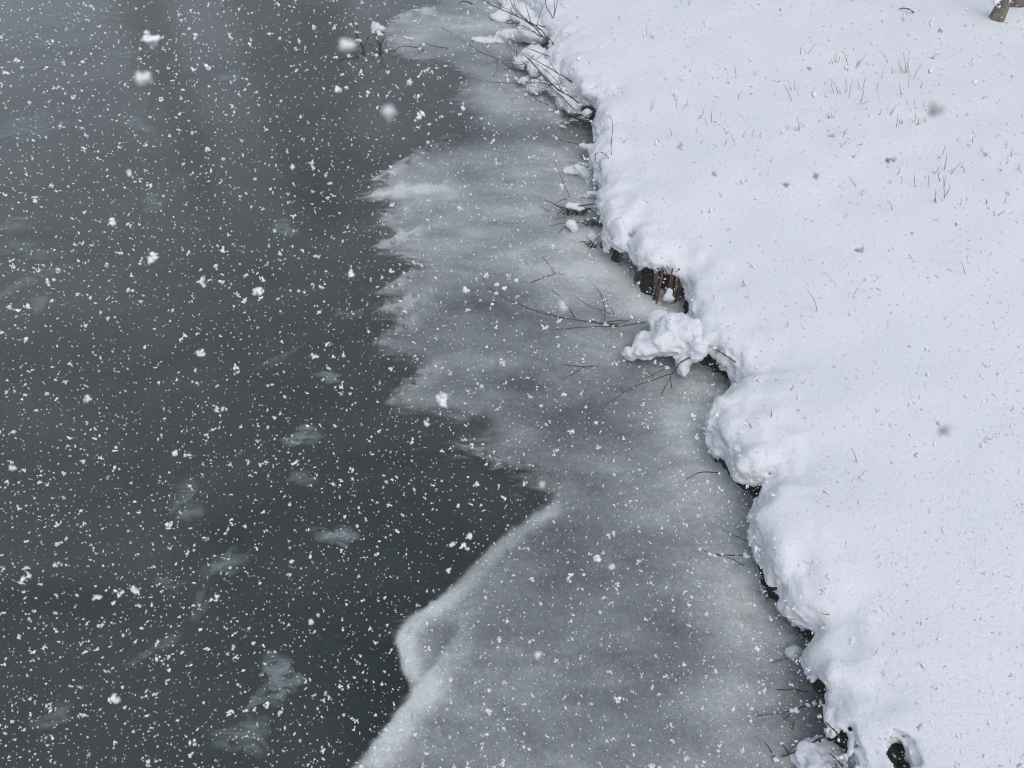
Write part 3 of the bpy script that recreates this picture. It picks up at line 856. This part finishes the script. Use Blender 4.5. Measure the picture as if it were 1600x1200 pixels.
def shrub2():
    base = at(905,163,.15)
    t = thing("bare_shrub", base, "tangle of dark bent branches lying over the twig-covered snow mounds", "shrub")
    def br(pts, r, nm="branch"):
        m = MB(); pts = curve_pts([at(*p) for p in pts], 4)
        pts = [p + Vector((random.gauss(0, .0015), random.gauss(0, .0015), random.gauss(0, .0015))) for p in pts]
        m.tube(pts, r * .8, r * .35, 5, .1)
        m.build(nm, M_twig, t, base)
    for pts, r in [([(906,162,.15),(882,146,.20),(862,132,.24),(838,106,.28),(816,82,.3)],.0055),
                   ([(898,172,.12),(876,150,.18),(858,134,.22),(834,100,.28),(818,86,.3)],.0045),
                   ([(896,129,.3),(870,113,.31),(846,100,.31),(820,84,.3)],.0045),
                   ([(894,127,.3),(872,114,.32),(858,96,.33)],.003),
                   ([(859,88,.3),(848,84,.31),(824,74,.31),(808,62,.30),(804,50,.30)],.0035),
                   ([(848,84,.3),(838,92,.28)],.0025),
                   ([(872,142,.18),(858,126,.22),(838,102,.26)],.003),
                   ([(880,146,.18),(866,122,.24),(850,108,.26),(836,98,.27)],.003),
                   ([(862,134,.2),(840,128,.18),(815,130,.12),(782,130,.06),(744,124,.05)],.003),
                   ([(800,108,.06),(776,92,.10),(748,80,.12),(712,56,.15),(684,40,.17)],.0032),
                   ([(770,120,.03),(778,100,.08),(760,78,.10),(748,66,.12)],.0022),
                   ([(806,66,.2),(794,60,.16),(776,54,.12)],.0022),
                   ([(800,76,.2),(786,62,.16),(778,52,.14)],.0022),
                   ([(880,152,.14),(850,150,.06),(816,148,.03),(796,158,.012)],.0022),
                   ([(890,170,.08),(878,156,.14),(868,146,.17),(852,134,.18)],.003),
                   ([(884,178,.03),(862,150,.12),(850,140,.12)],.0022),
                   ([(812,98,.10),(796,94,.08),(772,98,.03),(756,98,.02)],.002),
                   ([(876,148,.1),(846,158,.03),(824,156,.012)],.002),
                   ([(866,134,.17),(880,128,.24),(888,122,.28)],.002)]:
        br(pts, r)
    rr = random.Random(5)
    for i in range(34):
        px, py = rr.uniform(800, 880), 0
        py = 70 + (px - 800) * 1.0 + rr.gauss(14, 10)
        L = rr.uniform(18, 44); a = rr.gauss(R(222), .5)
        z = rr.uniform(.04, .22)
        br([(px, py, z), (px + L * .5 * math.cos(a) , py + L * .5 * math.sin(a) * .8, z + .03), (px + L * math.cos(a), py + L * math.sin(a) * .7, z + rr.uniform(-.02, .05))], rr.uniform(.0014, .0026), "twig")
    for px, py, z, s in [(826,136,.05,.016),(812,127,.05,.014),(870,130,.2,.014),(852,130,.12,.016),(838,146,.04,.014),(822,148,.03,.012),(880,138,.18,.016),(862,140,.1,.014),(846,122,.14,.016),(806,122,.04,.012),(792,118,.02,.012)]:
        m = MB(); m.blob(at(px, py, z), s, (1.5, 1, .6), 8, 5, .5, rr.uniform(0, 3)); m.build("snow_cap", M_clump, t, base)
shrub2()
# leafless bush in the dark hollow by (925,185)
def hollow_bush():
    base = at(926,190,.03)
    t = thing("dead_bush", base, "dead snow-dusted bush spilling from the dark hollow onto ice", "bush")
    rr = random.Random(9)
    for i in range(26):
        a = rr.gauss(R(192), .35); L = rr.uniform(14, 52)
        m = MB()
        z0 = rr.uniform(.01, .10)
        m.tube(curve_pts([at(930 - rr.uniform(0, 8), 188 + rr.uniform(-12, 16), z0), at(922 + L * .5 * math.cos(a), 190 + L * .5 * math.sin(a) * .6, z0 + .03), at(922 + L * math.cos(a), 194 + L * math.sin(a) * .5 - 4, max(.012, z0 - .03))], 4), .0030, .0012, 5)
        m.build("branch", M_twig if i % 3 else M_dead, t, base)
    for px, py, z, s in [(896,187,.05,.014),(905,190,.05,.016),(886,192,.04,.012),(912,185,.07,.018),(878,197,.03,.010),(908,176,.06,.012)]:
        m = MB(); m.blob(at(px, py, z), s, (1.8, 1, .6), 8, 5, .5, rr.uniform(-.4, .4)); m.build("snow_cap", M_clump, t, base)
hollow_bush()
# bristly tussock under the twig arm
def tussock(px0, py0, n, L, label, spread=R(70), mat=None, zr=(.01, .05), w=20, seed=3, mean=R(-100)):
    base = at(px0, py0, .01)
    t = thing("grass_tussock", base, label, "tussock", "tussocks at the water's edge")
    rr = random.Random(seed)
    m_ = px_size(px0, py0)
    for i in range(n):
        b = at(px0 + rr.uniform(-w, w), py0 + rr.uniform(-4, 4), .008)
        a = rr.gauss(mean, spread * .5)
        l = L * rr.uniform(.5, 1) * m_
        dx, dy = math.cos(a) * l, -math.sin(a) * l * .5
        m = MB()
        m.tube(curve_pts([b, b + Vector((dx * .5, dy * .4, l * .5)), b + Vector((dx, dy, l * .55))], 3), .0026, .0009, 4)
        m.build("grass_blade", mat or M_dead, t, base)
    return t
tussock(896, 333, 34, 26, "bristly dark tussock with snow on top, beside the snow bank", w=18, seed=3, mean=R(90))
tussock(935, 385, 30, 24, "brown dead grass at the foot of the snow pillar", w=18, seed=4, mean=R(90))
tussock(930, 352, 22, 22, "dark grass tangle tucked under the lumpy lip", w=12, seed=6, mean=R(120))

# plants standing in the open water at the top
def water_plant(label, stems, caps, seed):
    twig(label, stems, .0065, caps, name="water_plant", cat="plant", group="dead stems standing in the pond")
wp1 = [[(590,40,.14),(588,56,.12),(593,72,.06),(593,90,-.02)], [(592,80,.03),(597,66,.08),(600,60,.10)], [(592,84,.01),(584,74,.06),(576,68,.08)], [(590,86,.0),(603,80,.03),(618,80,.02)],
       [(594,88,-.01),(586,82,.03),(580,80,.03)], [(592,90,-.02),(596,82,.02),(594,66,.08)]]
water_plant("dead stem in open water carrying a round snow cap", wp1, [(588,42,.15,.036),(591,52,.12,.022),(582,50,.14,.009),(588,86,.015,.012)], 1)
wp2 = [[(550,33,.22),(556,37,.2),(559,42,.18),(557,52,.15),(561,62,.10),(567,76,.04),(568,90,-.02)], [(568,88,-.01),(560,80,.03),(548,84,.02),(530,96,.005)], [(566,84,.0),(572,66,.07),(577,56,.11)], [(552,92,-.02),(550,88,.02),(545,84,.03)], [(560,92,-.01),(556,84,.03),(548,76,.05)],
       [(570,90,-.01),(570,78,.04),(566,70,.06)], [(564,92,-.02),(558,88,.01),(554,90,.01)]]
water_plant("crooked thin stem with snow specks left of the capped one", wp2, [(556,37,.20,.009),(557,50,.155,.011),(561,63,.10,.012),(546,87,.02,.014)], 2)
twig("low arched stem lying between the pond plants and the ice", [[(616,80,.02),(624,74,.05),(636,72,.06),(652,75,.04),(664,80,.02)], [(652,75,.04),(660,68,.05),(680,72,.03),(700,76,.015)]], .004, [(655,76,.04,.010),(642,60,.03,.012),(661,69,.05,.010)])
twig("dark curved twig stuck in the ice near the flat snow shelf", [[(717,8,.10),(720,3,.12),(728,2,.11),(738,6,.06)]], .005)

# ------------------------------------------------------------------ cut reeds showing under the overhang
def reeds(px, py, w, h, n, label, seed):
    base = at(px, py, 0)
    t = thing("cut_reed_clump", base, label, "reeds", "cut reed clumps under the snow overhang")
    rr = random.Random(seed); m_ = px_size(px, py)
    me = []
    for i in range(n):
        b = base + Vector((rr.uniform(-w, w) * m_ * .5, rr.uniform(0, .05), -.02))
        top = b + Vector((rr.gauss(0, .006), rr.gauss(.008, .008), h * m_ * 1.6 * rr.uniform(.75, 1.1)))
        m = MB(); m.tube([b, (b + top) / 2 + Vector((rr.gauss(0, .002), 0, 0)), top], rr.uniform(.0028, .0045), rr.uniform(.0028, .004), 6)
        m.build("reed_stem", M_reed, t, base)
reeds(1000, 450, 18, 32, 16, "brown cut reed bundle furthest from the star-shaped clump", 1)
reeds(1023, 478, 12, 40, 11, "narrow reddish reed bundle in the middle of three", 2)
reeds(1053, 478, 24, 42, 18, "pale brown reed bundle with snow, nearest the snow bank", 3)
clump("patch of snow plastered onto the pale reed bundle", [(1046,458,.08,.016,.018,.022),(1040,464,.07,.014,.014,.018),(1049,468,.06,.012,.012,.02)], vox=.005, k=.01, namp=.5)

# dead grass under the lip, uncountable
def dead_grass():
    m = MB(); rr = random.Random(21)
    P = lip
    for i in range(1100):
        k = rr.randrange(4, len(P) - 4)
        a, b = P[k], P[k + 1]
        q = a + (b - a) * rr.random()
        d = (P[k + 3] - P[k - 3]); n = np.array([d[1], -d[0]]); n = n / (np.linalg.norm(n) + 1e-9)
        if bank_sd(np.array([q[0] + n[0] * .05]), np.array([q[1] + n[1] * .05]))[0] < 0: n = -n      # n points away from the bank
        g = noise(np.array([q[0] * 4]), np.array([q[1] * 4]), seed=55)[0]
        if g < -.15 + rr.random() * .5 and hollow(q[0], q[1]) < .4: continue
        s = q - n * rr.uniform(.03, .08)
        L = rr.uniform(.02, .06)
        z0 = rr.uniform(.02, .13)
        p0 = Vector((s[0], s[1], z0))
        dirv = Vector((n[0] + rr.gauss(0, .6), n[1] + rr.gauss(0, .6), rr.gauss(-.8, .5))).normalized()
        p2 = p0 + dirv * L; p2.z = max(.008, p2.z)
        m.tube([p0, (p0 + p2) / 2 + Vector((0, 0, rr.uniform(0, .015))), p2], .0018, .0007, 3)
    o = m.build("dead_grass", M_dead)
    tag(o, "dark dead grass and roots hanging beneath the snow lip", "grass", kind="stuff")
dead_grass()

# ------------------------------------------------------------------ grass poking through the snow
def tuft(blades, label, group, name="grass_tuft"):
    """blades: (px, py of root, px, py of tip)"""
    b0 = hit(blades[0][0], blades[0][1])
    t = thing(name, b0, label, "grass", group)
    for (x0, y0, x1, y1) in blades:
        b = Vector(hit(x0, y0)); m_ = (b - cam.location).length / FPX
        el = math.asin(min(.99, max(.2, (CAM_H - b.z) / (b - cam.location).length)))
        rise = (y0 - y1) * m_ / max(.3, math.cos(el))
        lean = random.gauss(0, .12)
        if rise < .012: rise = .012
        tip = b + Vector(((x1 - x0) * m_ * 1.0, rise * lean, rise))
        # keep the tip where the eye saw it
        d = ray(x1, y1); k = ((tip - cam.location).dot(d)) / d.dot(d); tip = cam.location + d * k
        mid = (b + tip) / 2 + Vector((random.gauss(0, .004), random.gauss(0, .004), .004))
        m = MB(); m.tube(curve_pts([b - Vector((0, 0, .012)), b, mid, tip], 2), .0019 * random.uniform(.7, 1.5), .0007, 4)
        m.build("grass_blade", M_grass, t, b0)
def Z8(lst):   # read off the enlargement of the top right quarter
    return [tuple((1200 + v * 400 / 1412) if i % 2 == 0 else v * 400 / 1412 for i, v in enumerate(b)) for b in lst]
GT = "grass tufts poking through the lawn snow"
tufts = [
 ([(370,345,376,280),(378,345,362,300),(388,345,392,310),(356,355,345,325)], "dense little grass tuft at the top left of the grassy patch"),
 ([(432,340,405,275),(432,338,440,300),(430,375,436,340)], "leaning grass tuft just right of the top left one"),
 ([(495,365,550,290),(490,375,500,330),(500,360,515,330),(555,360,545,340)], "splayed grass tuft in the upper middle of the grassy patch"),
 ([(660,345,615,280),(645,365,635,352),(685,405,680,370)], "single long leaning blade with bits, upper grassy patch"),
 ([(745,400,725,320),(755,405,745,290),(762,400,780,275),(770,400,765,345),(735,390,715,340)], "tallest upright grass tuft in the grassy patch"),
 ([(805,435,850,350),(785,425,778,390),(840,485,846,440)], "long slanting blade right of the tallest tuft"),
 ([(130,555,85,465),(125,495,103,440),(146,495,145,440),(168,530,168,480)], "four-bladed tuft at the left of the grassy patch"),
 ([(385,515,345,435),(362,510,350,450),(240,515,258,480)], "dark crossed blades in the middle left of the grassy patch"),
 ([(440,500,430,425),(448,540,468,430),(430,520,420,480),(400,520,392,490)], "upright pair of blades in the centre of the grassy patch"),
 ([(520,500,535,425),(505,490,495,440),(515,555,530,500)], "pale slim blades right of the upright pair"),
 ([(520,575,555,560),(500,580,487,570),(515,570,520,550)], "flattened dark tuft in the middle of the grassy patch"),
 ([(340,650,328,625),(348,652,352,620),(360,650,365,630),(335,655,330,640)], "brownish short tuft at lower left of the grassy patch"),
 ([(165,720,162,640),(172,722,178,670),(155,720,148,700),(195,700,198,680)], "tuft with one tall thin blade, far lower left"),
 ([(350,755,340,738),(356,755,362,735),(342,756,335,740)], "tiny v-shaped tuft below the brownish one"),
 ([(412,805,365,822),(415,803,432,775),(405,800,395,790),(420,745,440,710)], "low splayed tuft with a flat blade at bottom left"),
 ([(675,635,710,575),(680,630,678,600),(612,635,618,600)], "forked leaning blades in the lower right of the patch"),
 ([(708,700,716,630),(735,685,730,655),(742,683,746,660),(728,680,722,660)], "small dark comb-like tuft at the bottom of the patch"),
 ([(810,675,815,615),(800,675,792,655),(825,690,832,650),(820,690,845,675)], "dark spiky tuft near the bottom right of the patch"),
 ([(812,600,808,545),(768,580,766,545),(735,520,730,450),(855,590,852,555)], "row of short upright blades right in the grassy patch"),
 ([(778,480,778,430),(740,525,735,510),(628,435,630,380),(600,500,612,450)], "sparse single blades in the middle of the grassy patch"),
 ([(960,860,980,795),(972,935,985,850)], "two tall leaning blades at the head of the right hand patch"),
 ([(1010,960,1068,895),(1000,950,1020,930)], "slanting blade pair in the right hand patch"),
 ([(920,960,945,915),(915,955,905,945),(948,1000,946,945)], "short slanting tuft left in the right hand patch"),
 ([(972,1095,965,970),(978,1080,1005,1010),(970,1040,985,965)], "tall narrow tuft at the bottom of the right hand patch"),
 ([(928,1120,928,1060),(918,1115,920,1040)], "twin upright blades below the tall narrow tuft"),
 ([(812,1030,806,945),(884,1030,882,960),(712,965,712,920),(735,1010,722,970)], "line of lone upright blades between the two grassy patches"),
 ([(1210,860,1178,805),(1205,862,1220,840),(1200,860,1165,820)], "dark leaning tuft towards the right edge"),
 ([(1340,865,1340,815),(1315,905,1322,870),(1310,820,1308,770),(1345,850,1355,830)], "faint pale tuft close to the right edge"),
 ([(1062,1130,1064,1090),(1080,950,1078,920),(1280,945,1284,930)], "lone short blades low on the right"),
 ([(1130,785,1148,750),(1045,780,1048,765)], "pair of short slanted blades right of the patch"),
 ([(1392,950,1390,905),(1305,1120,1310,1090),(1330,1080,1325,1060)], "short faint blades at the right edge of the snow"),
 ([(1205,1125,1200,1100),(1270,1190,1310,1160),(1245,1190,1238,1165)], "flat slanting blades near the lower right grass"),
 ([(178,300,180,255),(220,295,272,235)], "thin upright blade and long slanted blade upper left of the patch"),
 ([(485,1025,442,965)], "dark lone blade lying slanted on the open snow"),
 ([(684,1158,655,1100)], "thin lone slanted blade below the dark lone one"),
 ([(575,250,562,225),(520,1078,530,1048)], "two tiny stray blades far apart on the snow"),
]
for bl, lab in tufts: tuft(Z8(bl), lab, GT)
GL = "lone grass blades on the open snow"
for bl, lab in [([(1277,487,1261,453)], "long dark lone blade on the open snow right of the reeds"),
                ([(1334,465,1340,450)], "short lone blade right of the long dark one"),
                ([(1508,428,1501,408)], "small lone blade near the right side at mid height"),
                ([(1338,722,1330,700)], "lone dark blade in the middle of the lower snow"),
                ([(1165,448,1163,436),(1161,448,1160,440)], "tiny blade pair on snow above the star-shaped clump"),
                ([(1231,510,1229,500)], "tiny upright blade right of the star-shaped clump"),
                ([(1235,610,1239,600)], "tiny curved blade above the big rounded snow lobe"),
                ([(1174,668,1164,655)], "short dark stem stuck in the big rounded lobe"),
                ([(1133,696,1124,685)], "short stem on the face of the big rounded lobe"),
                ([(1205,652,1205,641)], "tiny upright blade on top of the big rounded lobe"),
                ([(1296,960,1281,957)], "short brown stem lying by the snow fold near the bottom"),
                ([(1580,642,1582,632)], "tiny blade at the right edge of the lower snow"),
                ([(1017,173,1017,155),(1020,170,1022,152)], "two close blades at the left of the upper snow"),
                ([(1057,168,1060,153),(1068,170,1074,156)], "slanted blade pair right of the two close blades"),
                ([(1092,186,1100,168),(1105,198,1092,180),(1112,190,1112,172),(1088,206,1090,198),(1120,192,1114,190)], "open cluster of crossed dark blades on the upper left snow"),
                ([(1095,224,1100,218),(1120,230,1112,224),(1132,228,1136,215),(1148,222,1142,208)], "low scattered blades beneath the crossed cluster"),
                ([(1162,214,1164,204),(1175,214,1178,202),(1188,215,1190,206)], "row of three tiny blades right of the scattered ones"),
                ([(1050,212,1046,200)], "tiny dark blade left of the crossed cluster"),
                ([(1150,122,1148,100)], "thin upright blade high on the left snow"),
                ([(1178,118,1178,108),(1182,117,1183,110)], "tiny blade pair beside the thin upright blade"),
                ([(1010,54,1010,38)], "thin pale blade near the top of the bank"),
                ([(1154,154,1160,144)], "tiny slanted blade on the snow left of the grassy patch"),
                ([(960,150,954,140)], "short stem on the bank crest beside the bent twigs"),
                ([(974,224,968,216),(976,223,980,217)], "small v of grass on the snow near the looped stems"),
                ]:
    tuft(bl, lab, GL)

# ------------------------------------------------------------------ young tree at the top right
def tree():
    base = Vector(hit(1559, 29))
    t = thing("tree", base, "grey mottled young tree trunk at the top right corner", "tree")
    m = MB()
    n, H = 18, 4.2
    lean = Vector((-.03, .0, 1)).normalized()
    V, F = [], []
    hs_ = [-.06, -.02, .01, .04, .08, .13, .2, .3, .45, .7, 1.0, 1.4, 1.9, 2.5, 3.2, 4.2]
    for i, h in enumerate(hs_):
        r = .036 * (1 - .5 * h / H) + .012 * math.exp(-max(h, 0) / .05)
        for k in range(n):
            a = 2 * math.pi * k / n
            rr = r * (1 + .10 * math.sin(3 * a + h * 4) + .07 * math.sin(5 * a + 2) + random.uniform(-.06, .06))
            p = lean * h + Vector((math.cos(a) * rr, math.sin(a) * rr, 0))
            V.append(p)
    for i in range(len(hs_) - 1):
        for k in range(n):
            A = i * n + k; B = i * n + (k + 1) % n
            F.append((A, B, B + n, A + n))
    F.append(tuple((len(hs_) - 1) * n + k for k in range(n)))
    trunk = mesh_obj("trunk", V, F, M_bark, t)
    rr = random.Random(3)
    for i in range(16):
        h = rr.uniform(1.6, 4.1); a = rr.uniform(0, 6.28); L = rr.uniform(.6, 1.3)
        p0 = lean * h; d = Vector((math.cos(a), math.sin(a), rr.uniform(.5, 1.1))).normalized()
        m = MB()
        m.tube(curve_pts([p0, p0 + d * L * .5 + Vector((0, 0, .03)), p0 + d * L + Vector((0, 0, .15))], 4), .018, .004, 6)
        for q in range(5):
            s = rr.uniform(.3, .95); e = p0 + d * L * s; dd = Vector((rr.gauss(0, 1), rr.gauss(0, 1), rr.uniform(.2, 1))).normalized()
            m.tube([e, e + dd * .2, e + dd * .38 + Vector((0, 0, .05))], .006, .002, 4)
        m.build("limb", M_bark, t)
    for i in range(26):   # snow stuck to the bark
        h = rr.uniform(.02, .5); a = rr.uniform(math.pi * .9, math.pi * 2.0)
        r = .036 * (1 - .5 * h / H) + .012 * math.exp(-h / .05)
        m = MB(); m.blob(lean * h + Vector((math.cos(a) * r, math.sin(a) * r, 0)), rr.uniform(.004, .009), (1, 1, 1.3), 6, 4, .5)
        m.build("snow_speck", M_clump, trunk)
tree()
def root_stub():
    p = Vector(hit(1588, 8))
    t = thing("stump", p, "dark snow-capped stump fragment right of the tree trunk", "stump")
    m = MB(); m.blob(Vector((0, 0, .02)), .05, (1.3, .9, .8), 10, 6, .6); m.tube([Vector((-.05, 0, .0)), Vector((-.075, .0, .05)), Vector((-.085, 0, .08))], .014, .008, 6)
    m.build("wood", M_bark, t)
    m = MB(); m.blob(Vector((-.01, .01, .07)), .045, (1.4, 1, .5), 10, 6, .4); m.blob(Vector((.05, .0, .055)), .03, (1.2, 1, .6), 8, 5, .4)
    m.build("snow_cap", M_clump, t)
root_stub()

# ------------------------------------------------------------------ evergreens on the far shore, seen as dark streaks mirrored in the water
def spruce(x, y, H, W, label, seed):
    rr = random.Random(seed)
    t = thing("spruce_tree", (x, y, .6), label, "tree", "dark evergreens on the far shore")
    m = MB(); m.tube([Vector((0, 0, -.4)), Vector((0, 0, H * .5)), Vector((0, 0, H))], W * .12, .04, 8); m.build("trunk", M_bark, t)
    V, F = [], []
    for i in range(int(150 * H * W ** .5)):
        u = rr.random() ** .8
        h = H * (.06 + .94 * u); w = W * (1 - .85 * u) * rr.uniform(.25, 1.0)
        a = rr.uniform(0, 6.28); c = Vector((math.cos(a) * w, math.sin(a) * w, h - w * .35))
        d = Vector((math.cos(a), math.sin(a), -.5)); s = Vector((-math.sin(a), math.cos(a), 0))
        l = rr.uniform(.3, .6); k = len(V)
        V += [c - d * l * .5, c + s * .16 + Vector((0, 0, -.05)), c + d * l, c - s * .16 + Vector((0, 0, -.05))]
        F.append((k, k + 1, k + 2, k + 3))
    mesh_obj("crown", V, F, M_needle, t, smoothed=False)
def far_x(px, yy):
    d = ray(px, 60); return d.x / d.y * yy
spruce(far_x(238, 21), 21, 12.5, .8, "slender dark evergreen mirrored as the left dark streak in the water", 1)
spruce(far_x(430, 22), 22, 14.5, 1.5, "broad dark evergreen mirrored as the middle dark band in the water", 2)
spruce(far_x(505, 23), 23, 12, 1.2, "dark evergreen mirrored at the right of the middle dark band", 3)

# ------------------------------------------------------------------ falling snow
OCT = np.array([(1,0,0),(-1,0,0),(0,1,0),(0,-1,0),(0,0,1),(0,0,-1)], float)
OCTF = np.array([(0,2,4),(2,1,4),(1,3,4),(3,0,4),(2,0,5),(1,2,5),(3,1,5),(0,3,5)])
def rand_rot(n):
    q = RNG.normal(size=(n, 4)); q /= np.linalg.norm(q, axis=1)[:, None]
    w, x, y, z = q.T
    return np.stack([1-2*(y*y+z*z), 2*(x*y-z*w), 2*(x*z+y*w), 2*(x*y+z*w), 1-2*(x*x+z*z), 2*(y*z-x*w), 2*(x*z-y*w), 2*(y*z+x*w), 1-2*(x*x+y*y)], 1).reshape(n, 3, 3)
def falling_snow(N=40000):
    px = RNG.uniform(-260, 1860, N); py = RNG.uniform(-220, 1420, N)
    u = (px - 800) / FPX; v = -(py - 600) / FPX
    D = np.stack([u, CP + v * SP, -SP + v * CP], 1); D /= np.linalg.norm(D, axis=1)[:, None]
    tmax = np.minimum((CAM_H - 0.42) / np.maximum(-D[:, 2], .12), 9.0)
    tmin = 0.9
    # air fills evenly: density grows with the square of distance
    q = RNG.random(N)
    t = (tmin ** 3 + q * (tmax ** 3 - tmin ** 3)) ** (1 / 3)
    C = np.array([0, 0, CAM_H]) + D * t[:, None]
    size = 0.0020 * np.exp(RNG.normal(0, .50, N)) * np.clip(t / 3.0, .3, 1.7)
    big = RNG.random(N) < .012
    size[big] = 0.0034 * np.exp(RNG.normal(0, .25, big.sum()))
    lumpy = big | (size / t > .0016)
    V, F = [], []
    base = 0
    for part in range(5):
        sel = np.arange(N) if part == 0 else np.argwhere((RNG.random(N) < .45) | lumpy).ravel() if part == 1 else np.argwhere(lumpy).ravel()
        n = len(sel)
        M = rand_rot(n)
        sz = size[sel] * np.where(lumpy[sel], .74, 1.0)
        ax = np.stack([RNG.uniform(.9, 1.9, n), RNG.uniform(.6, 1.0, n), RNG.uniform(.45, .85, n)], 1)
        jit = 1 + RNG.uniform(-.3, .3, (n, 6, 1))
        L = OCT[None] * jit * ax[:, None, :] * sz[:, None, None]
        P = np.einsum('nij,nkj->nki', M, L) + C[sel][:, None, :]
        if part: P += (RNG.normal(0, .55, (n, 3)) * size[sel][:, None])[:, None, :]
        V.append(P.reshape(-1, 3)); F.append((OCTF[None] + 6 * np.arange(n)[:, None, None]).reshape(-1, 3) + base)
        base += 6 * n
    o = mesh_obj("falling_snow", np.vstack(V), np.vstack(F), M_flake, smoothed=False)
    tag(o, "countless small white snowflakes falling through the air", "snow", kind="stuff")
falling_snow()

GW = "large snowflakes close to the viewer"
def big_flake(px, py, w, h, dist, label, seed):
    rr = random.Random(seed)
    c = at_dist(px, py, dist); m_ = dist / FPX
    m = MB()
    right = Vector((1, 0, 0)); up = Vector((0, SP, CP)); fw = Vector((0, CP, -SP))
    n = 9
    for i in range(n):
        a = rr.uniform(0, 6.28); q = rr.random() ** .6
        o = right * (math.cos(a) * q * w * m_ * .62) + up * (math.sin(a) * q * h * m_ * .62) + fw * rr.gauss(0, .25) * w * m_
        s = rr.uniform(.25, .5) * min(w, h) * m_
        m.blob(o, s, (rr.uniform(.6, 1.5), rr.uniform(.6, 1.5), rr.uniform(.5, 1.1)), 6, 4, .7, rr.uniform(0, 3))
    ob = m.build("snowflake", M_flake_shade if "grey" in label and "over the" in label and "ice" not in label or "grassy" in label else M_flake)
    ob.location = c
    tag(ob, label, "snowflake", GW)
for i, f in enumerate([
 (232,58,13,11,.9,"fluffy bright snowflake over the upper left water, top of two"),
 (225,122,12,10,.42,"blurred snowflake just below the fluffy bright one, upper left water"),
 (541,72,13,13,.34,"soft blurred snowflake left of the stems standing in the pond"),
 (605,176,11,11,.33,"round soft snowflake below the stems standing in the pond"),
 (202,272,5,9,.8,"small upright blurred snowflake over the left water"),
 (238,402,10,9,.9,"bright snowflake over the left water at one third height"),
 (402,455,12,9,1.0,"bold angular snowflake in the middle of the dark water"),
 (549,429,6,11,.9,"upright wedge-shaped snowflake near the jagged ice edge"),
 (318,440,4,12,.8,"narrow upright snowflake left of the bold angular one"),
 (495,400,9,4,1.3,"wide thin snowflake right of the bold angular one"),
 (315,552,8,8,1.1,"ragged snowflake below the bold angular one"),
 (688,625,11,18,.8,"tall bright teardrop snowflake at the ice edge"),
 (667,659,6,10,.9,"small bright snowflake below the tall teardrop one"),
 (136,622,5,9,.9,"slim blurred snowflake over the left water at mid height"),
 (20,733,6,9,.8,"blurred snowflake at the left edge of the water"),
 (272,708,5,7,1.1,"bright snowflake over lower middle water, one of a close pair"),
 (292,712,7,4,1.3,"flat bright snowflake, other one of the close pair"),
 (457,262,4,6,1.0,"small roundish snowflake in the upper middle water"),
 (707,851,6,5,1.1,"left one of two bright snowflakes above the long ice ridge"),
 (733,839,5,8,1.1,"right one of two bright snowflakes above the long ice ridge"),
 (932,872,8,7,1.0,"bright star-like snowflake over the lower ice"),
 (956,886,6,5,.7,"softer snowflake right of the star-like one"),
 (880,476,8,10,.36,"soft white blur of a snowflake beside the long bowed twig"),
 (840,1022,9,7,.5,"soft grey snowflake over the lower ice"),
 (180,1091,7,11,.8,"slanted bright snowflake in the lower left water"),
 (152,934,7,6,1.0,"bright snowflake in the lower left water"),
 (486,972,5,7,1.1,"bright snowflake in the lower middle water"),
 (763,1111,5,8,1.0,"bright snowflake over the ice near the bottom"),
 (529,140,7,6,1.0,"bright snowflake under the crooked stem in the pond"),
 (845,758,6,6,.45,"faint blurred snowflake at the ice notch"),
 (728,454,6,9,1.0,"bright snowflake near the tip of the long bowed twig"),
 (640,128,5,8,1.0,"diamond-shaped snowflake right of the pond stems"),
 (722,170,5,6,1.1,"bright snowflake over the dark upper ice"),
 (1463,168,11,14,.33,"big soft grey blur of a snowflake over the grassy patch"),
 (1478,673,11,9,.33,"big soft grey blur of a snowflake over the lower right snow"),
 (1392,251,11,5,1.0,"grey oblong snowflake below the grassy patch"),
 (1342,391,9,5,.9,"grey oblong snowflake over the snow at one third height"),
 (1117,272,6,5,.9,"grey snowflake over the snow near the lumpy bank"),
 (1275,276,5,8,1.0,"slim grey snowflake below left of the grassy patch"),
 (1228,289,5,5,.9,"small round grey snowflake over the snow, left of the slim one"),
 (1265,108,4,4,1.0,"small round grey snowflake left of the grassy patch top"),
]): big_flake(*f, 300 + i)

# ------------------------------------------------------------------ the air, milky with fine snow
def haze():
    x0, x1, y0, y1, z0, z1 = -62, 66, -22, 42, -1.3, 16.0
    V = [(x, y, z) for x in (x0, x1) for y in (y0, y1) for z in (z0, z1)]
    F = [(0, 1, 3, 2), (4, 6, 7, 5), (0, 4, 5, 1), (2, 3, 7, 6), (0, 2, 6, 4), (1, 5, 7, 3)]
    m = bpy.data.materials.new("snowy_air"); m.use_nodes = True
    ns, ls = m.node_tree.nodes, m.node_tree.links
    ns.clear()
    pv = ns.new("ShaderNodeVolumePrincipled"); pv.inputs["Color"].default_value = (.95, .96, .97, 1); pv.inputs["Density"].default_value = HAZE
    out = ns.new("ShaderNodeOutputMaterial"); ls.new(pv.outputs[0], out.inputs["Volume"])
    o = mesh_obj("haze", V, F, m, smoothed=False)
    tag(o, "pale haze of fine falling snow filling the air", kind="stuff")
HAZE = 0.013
haze()
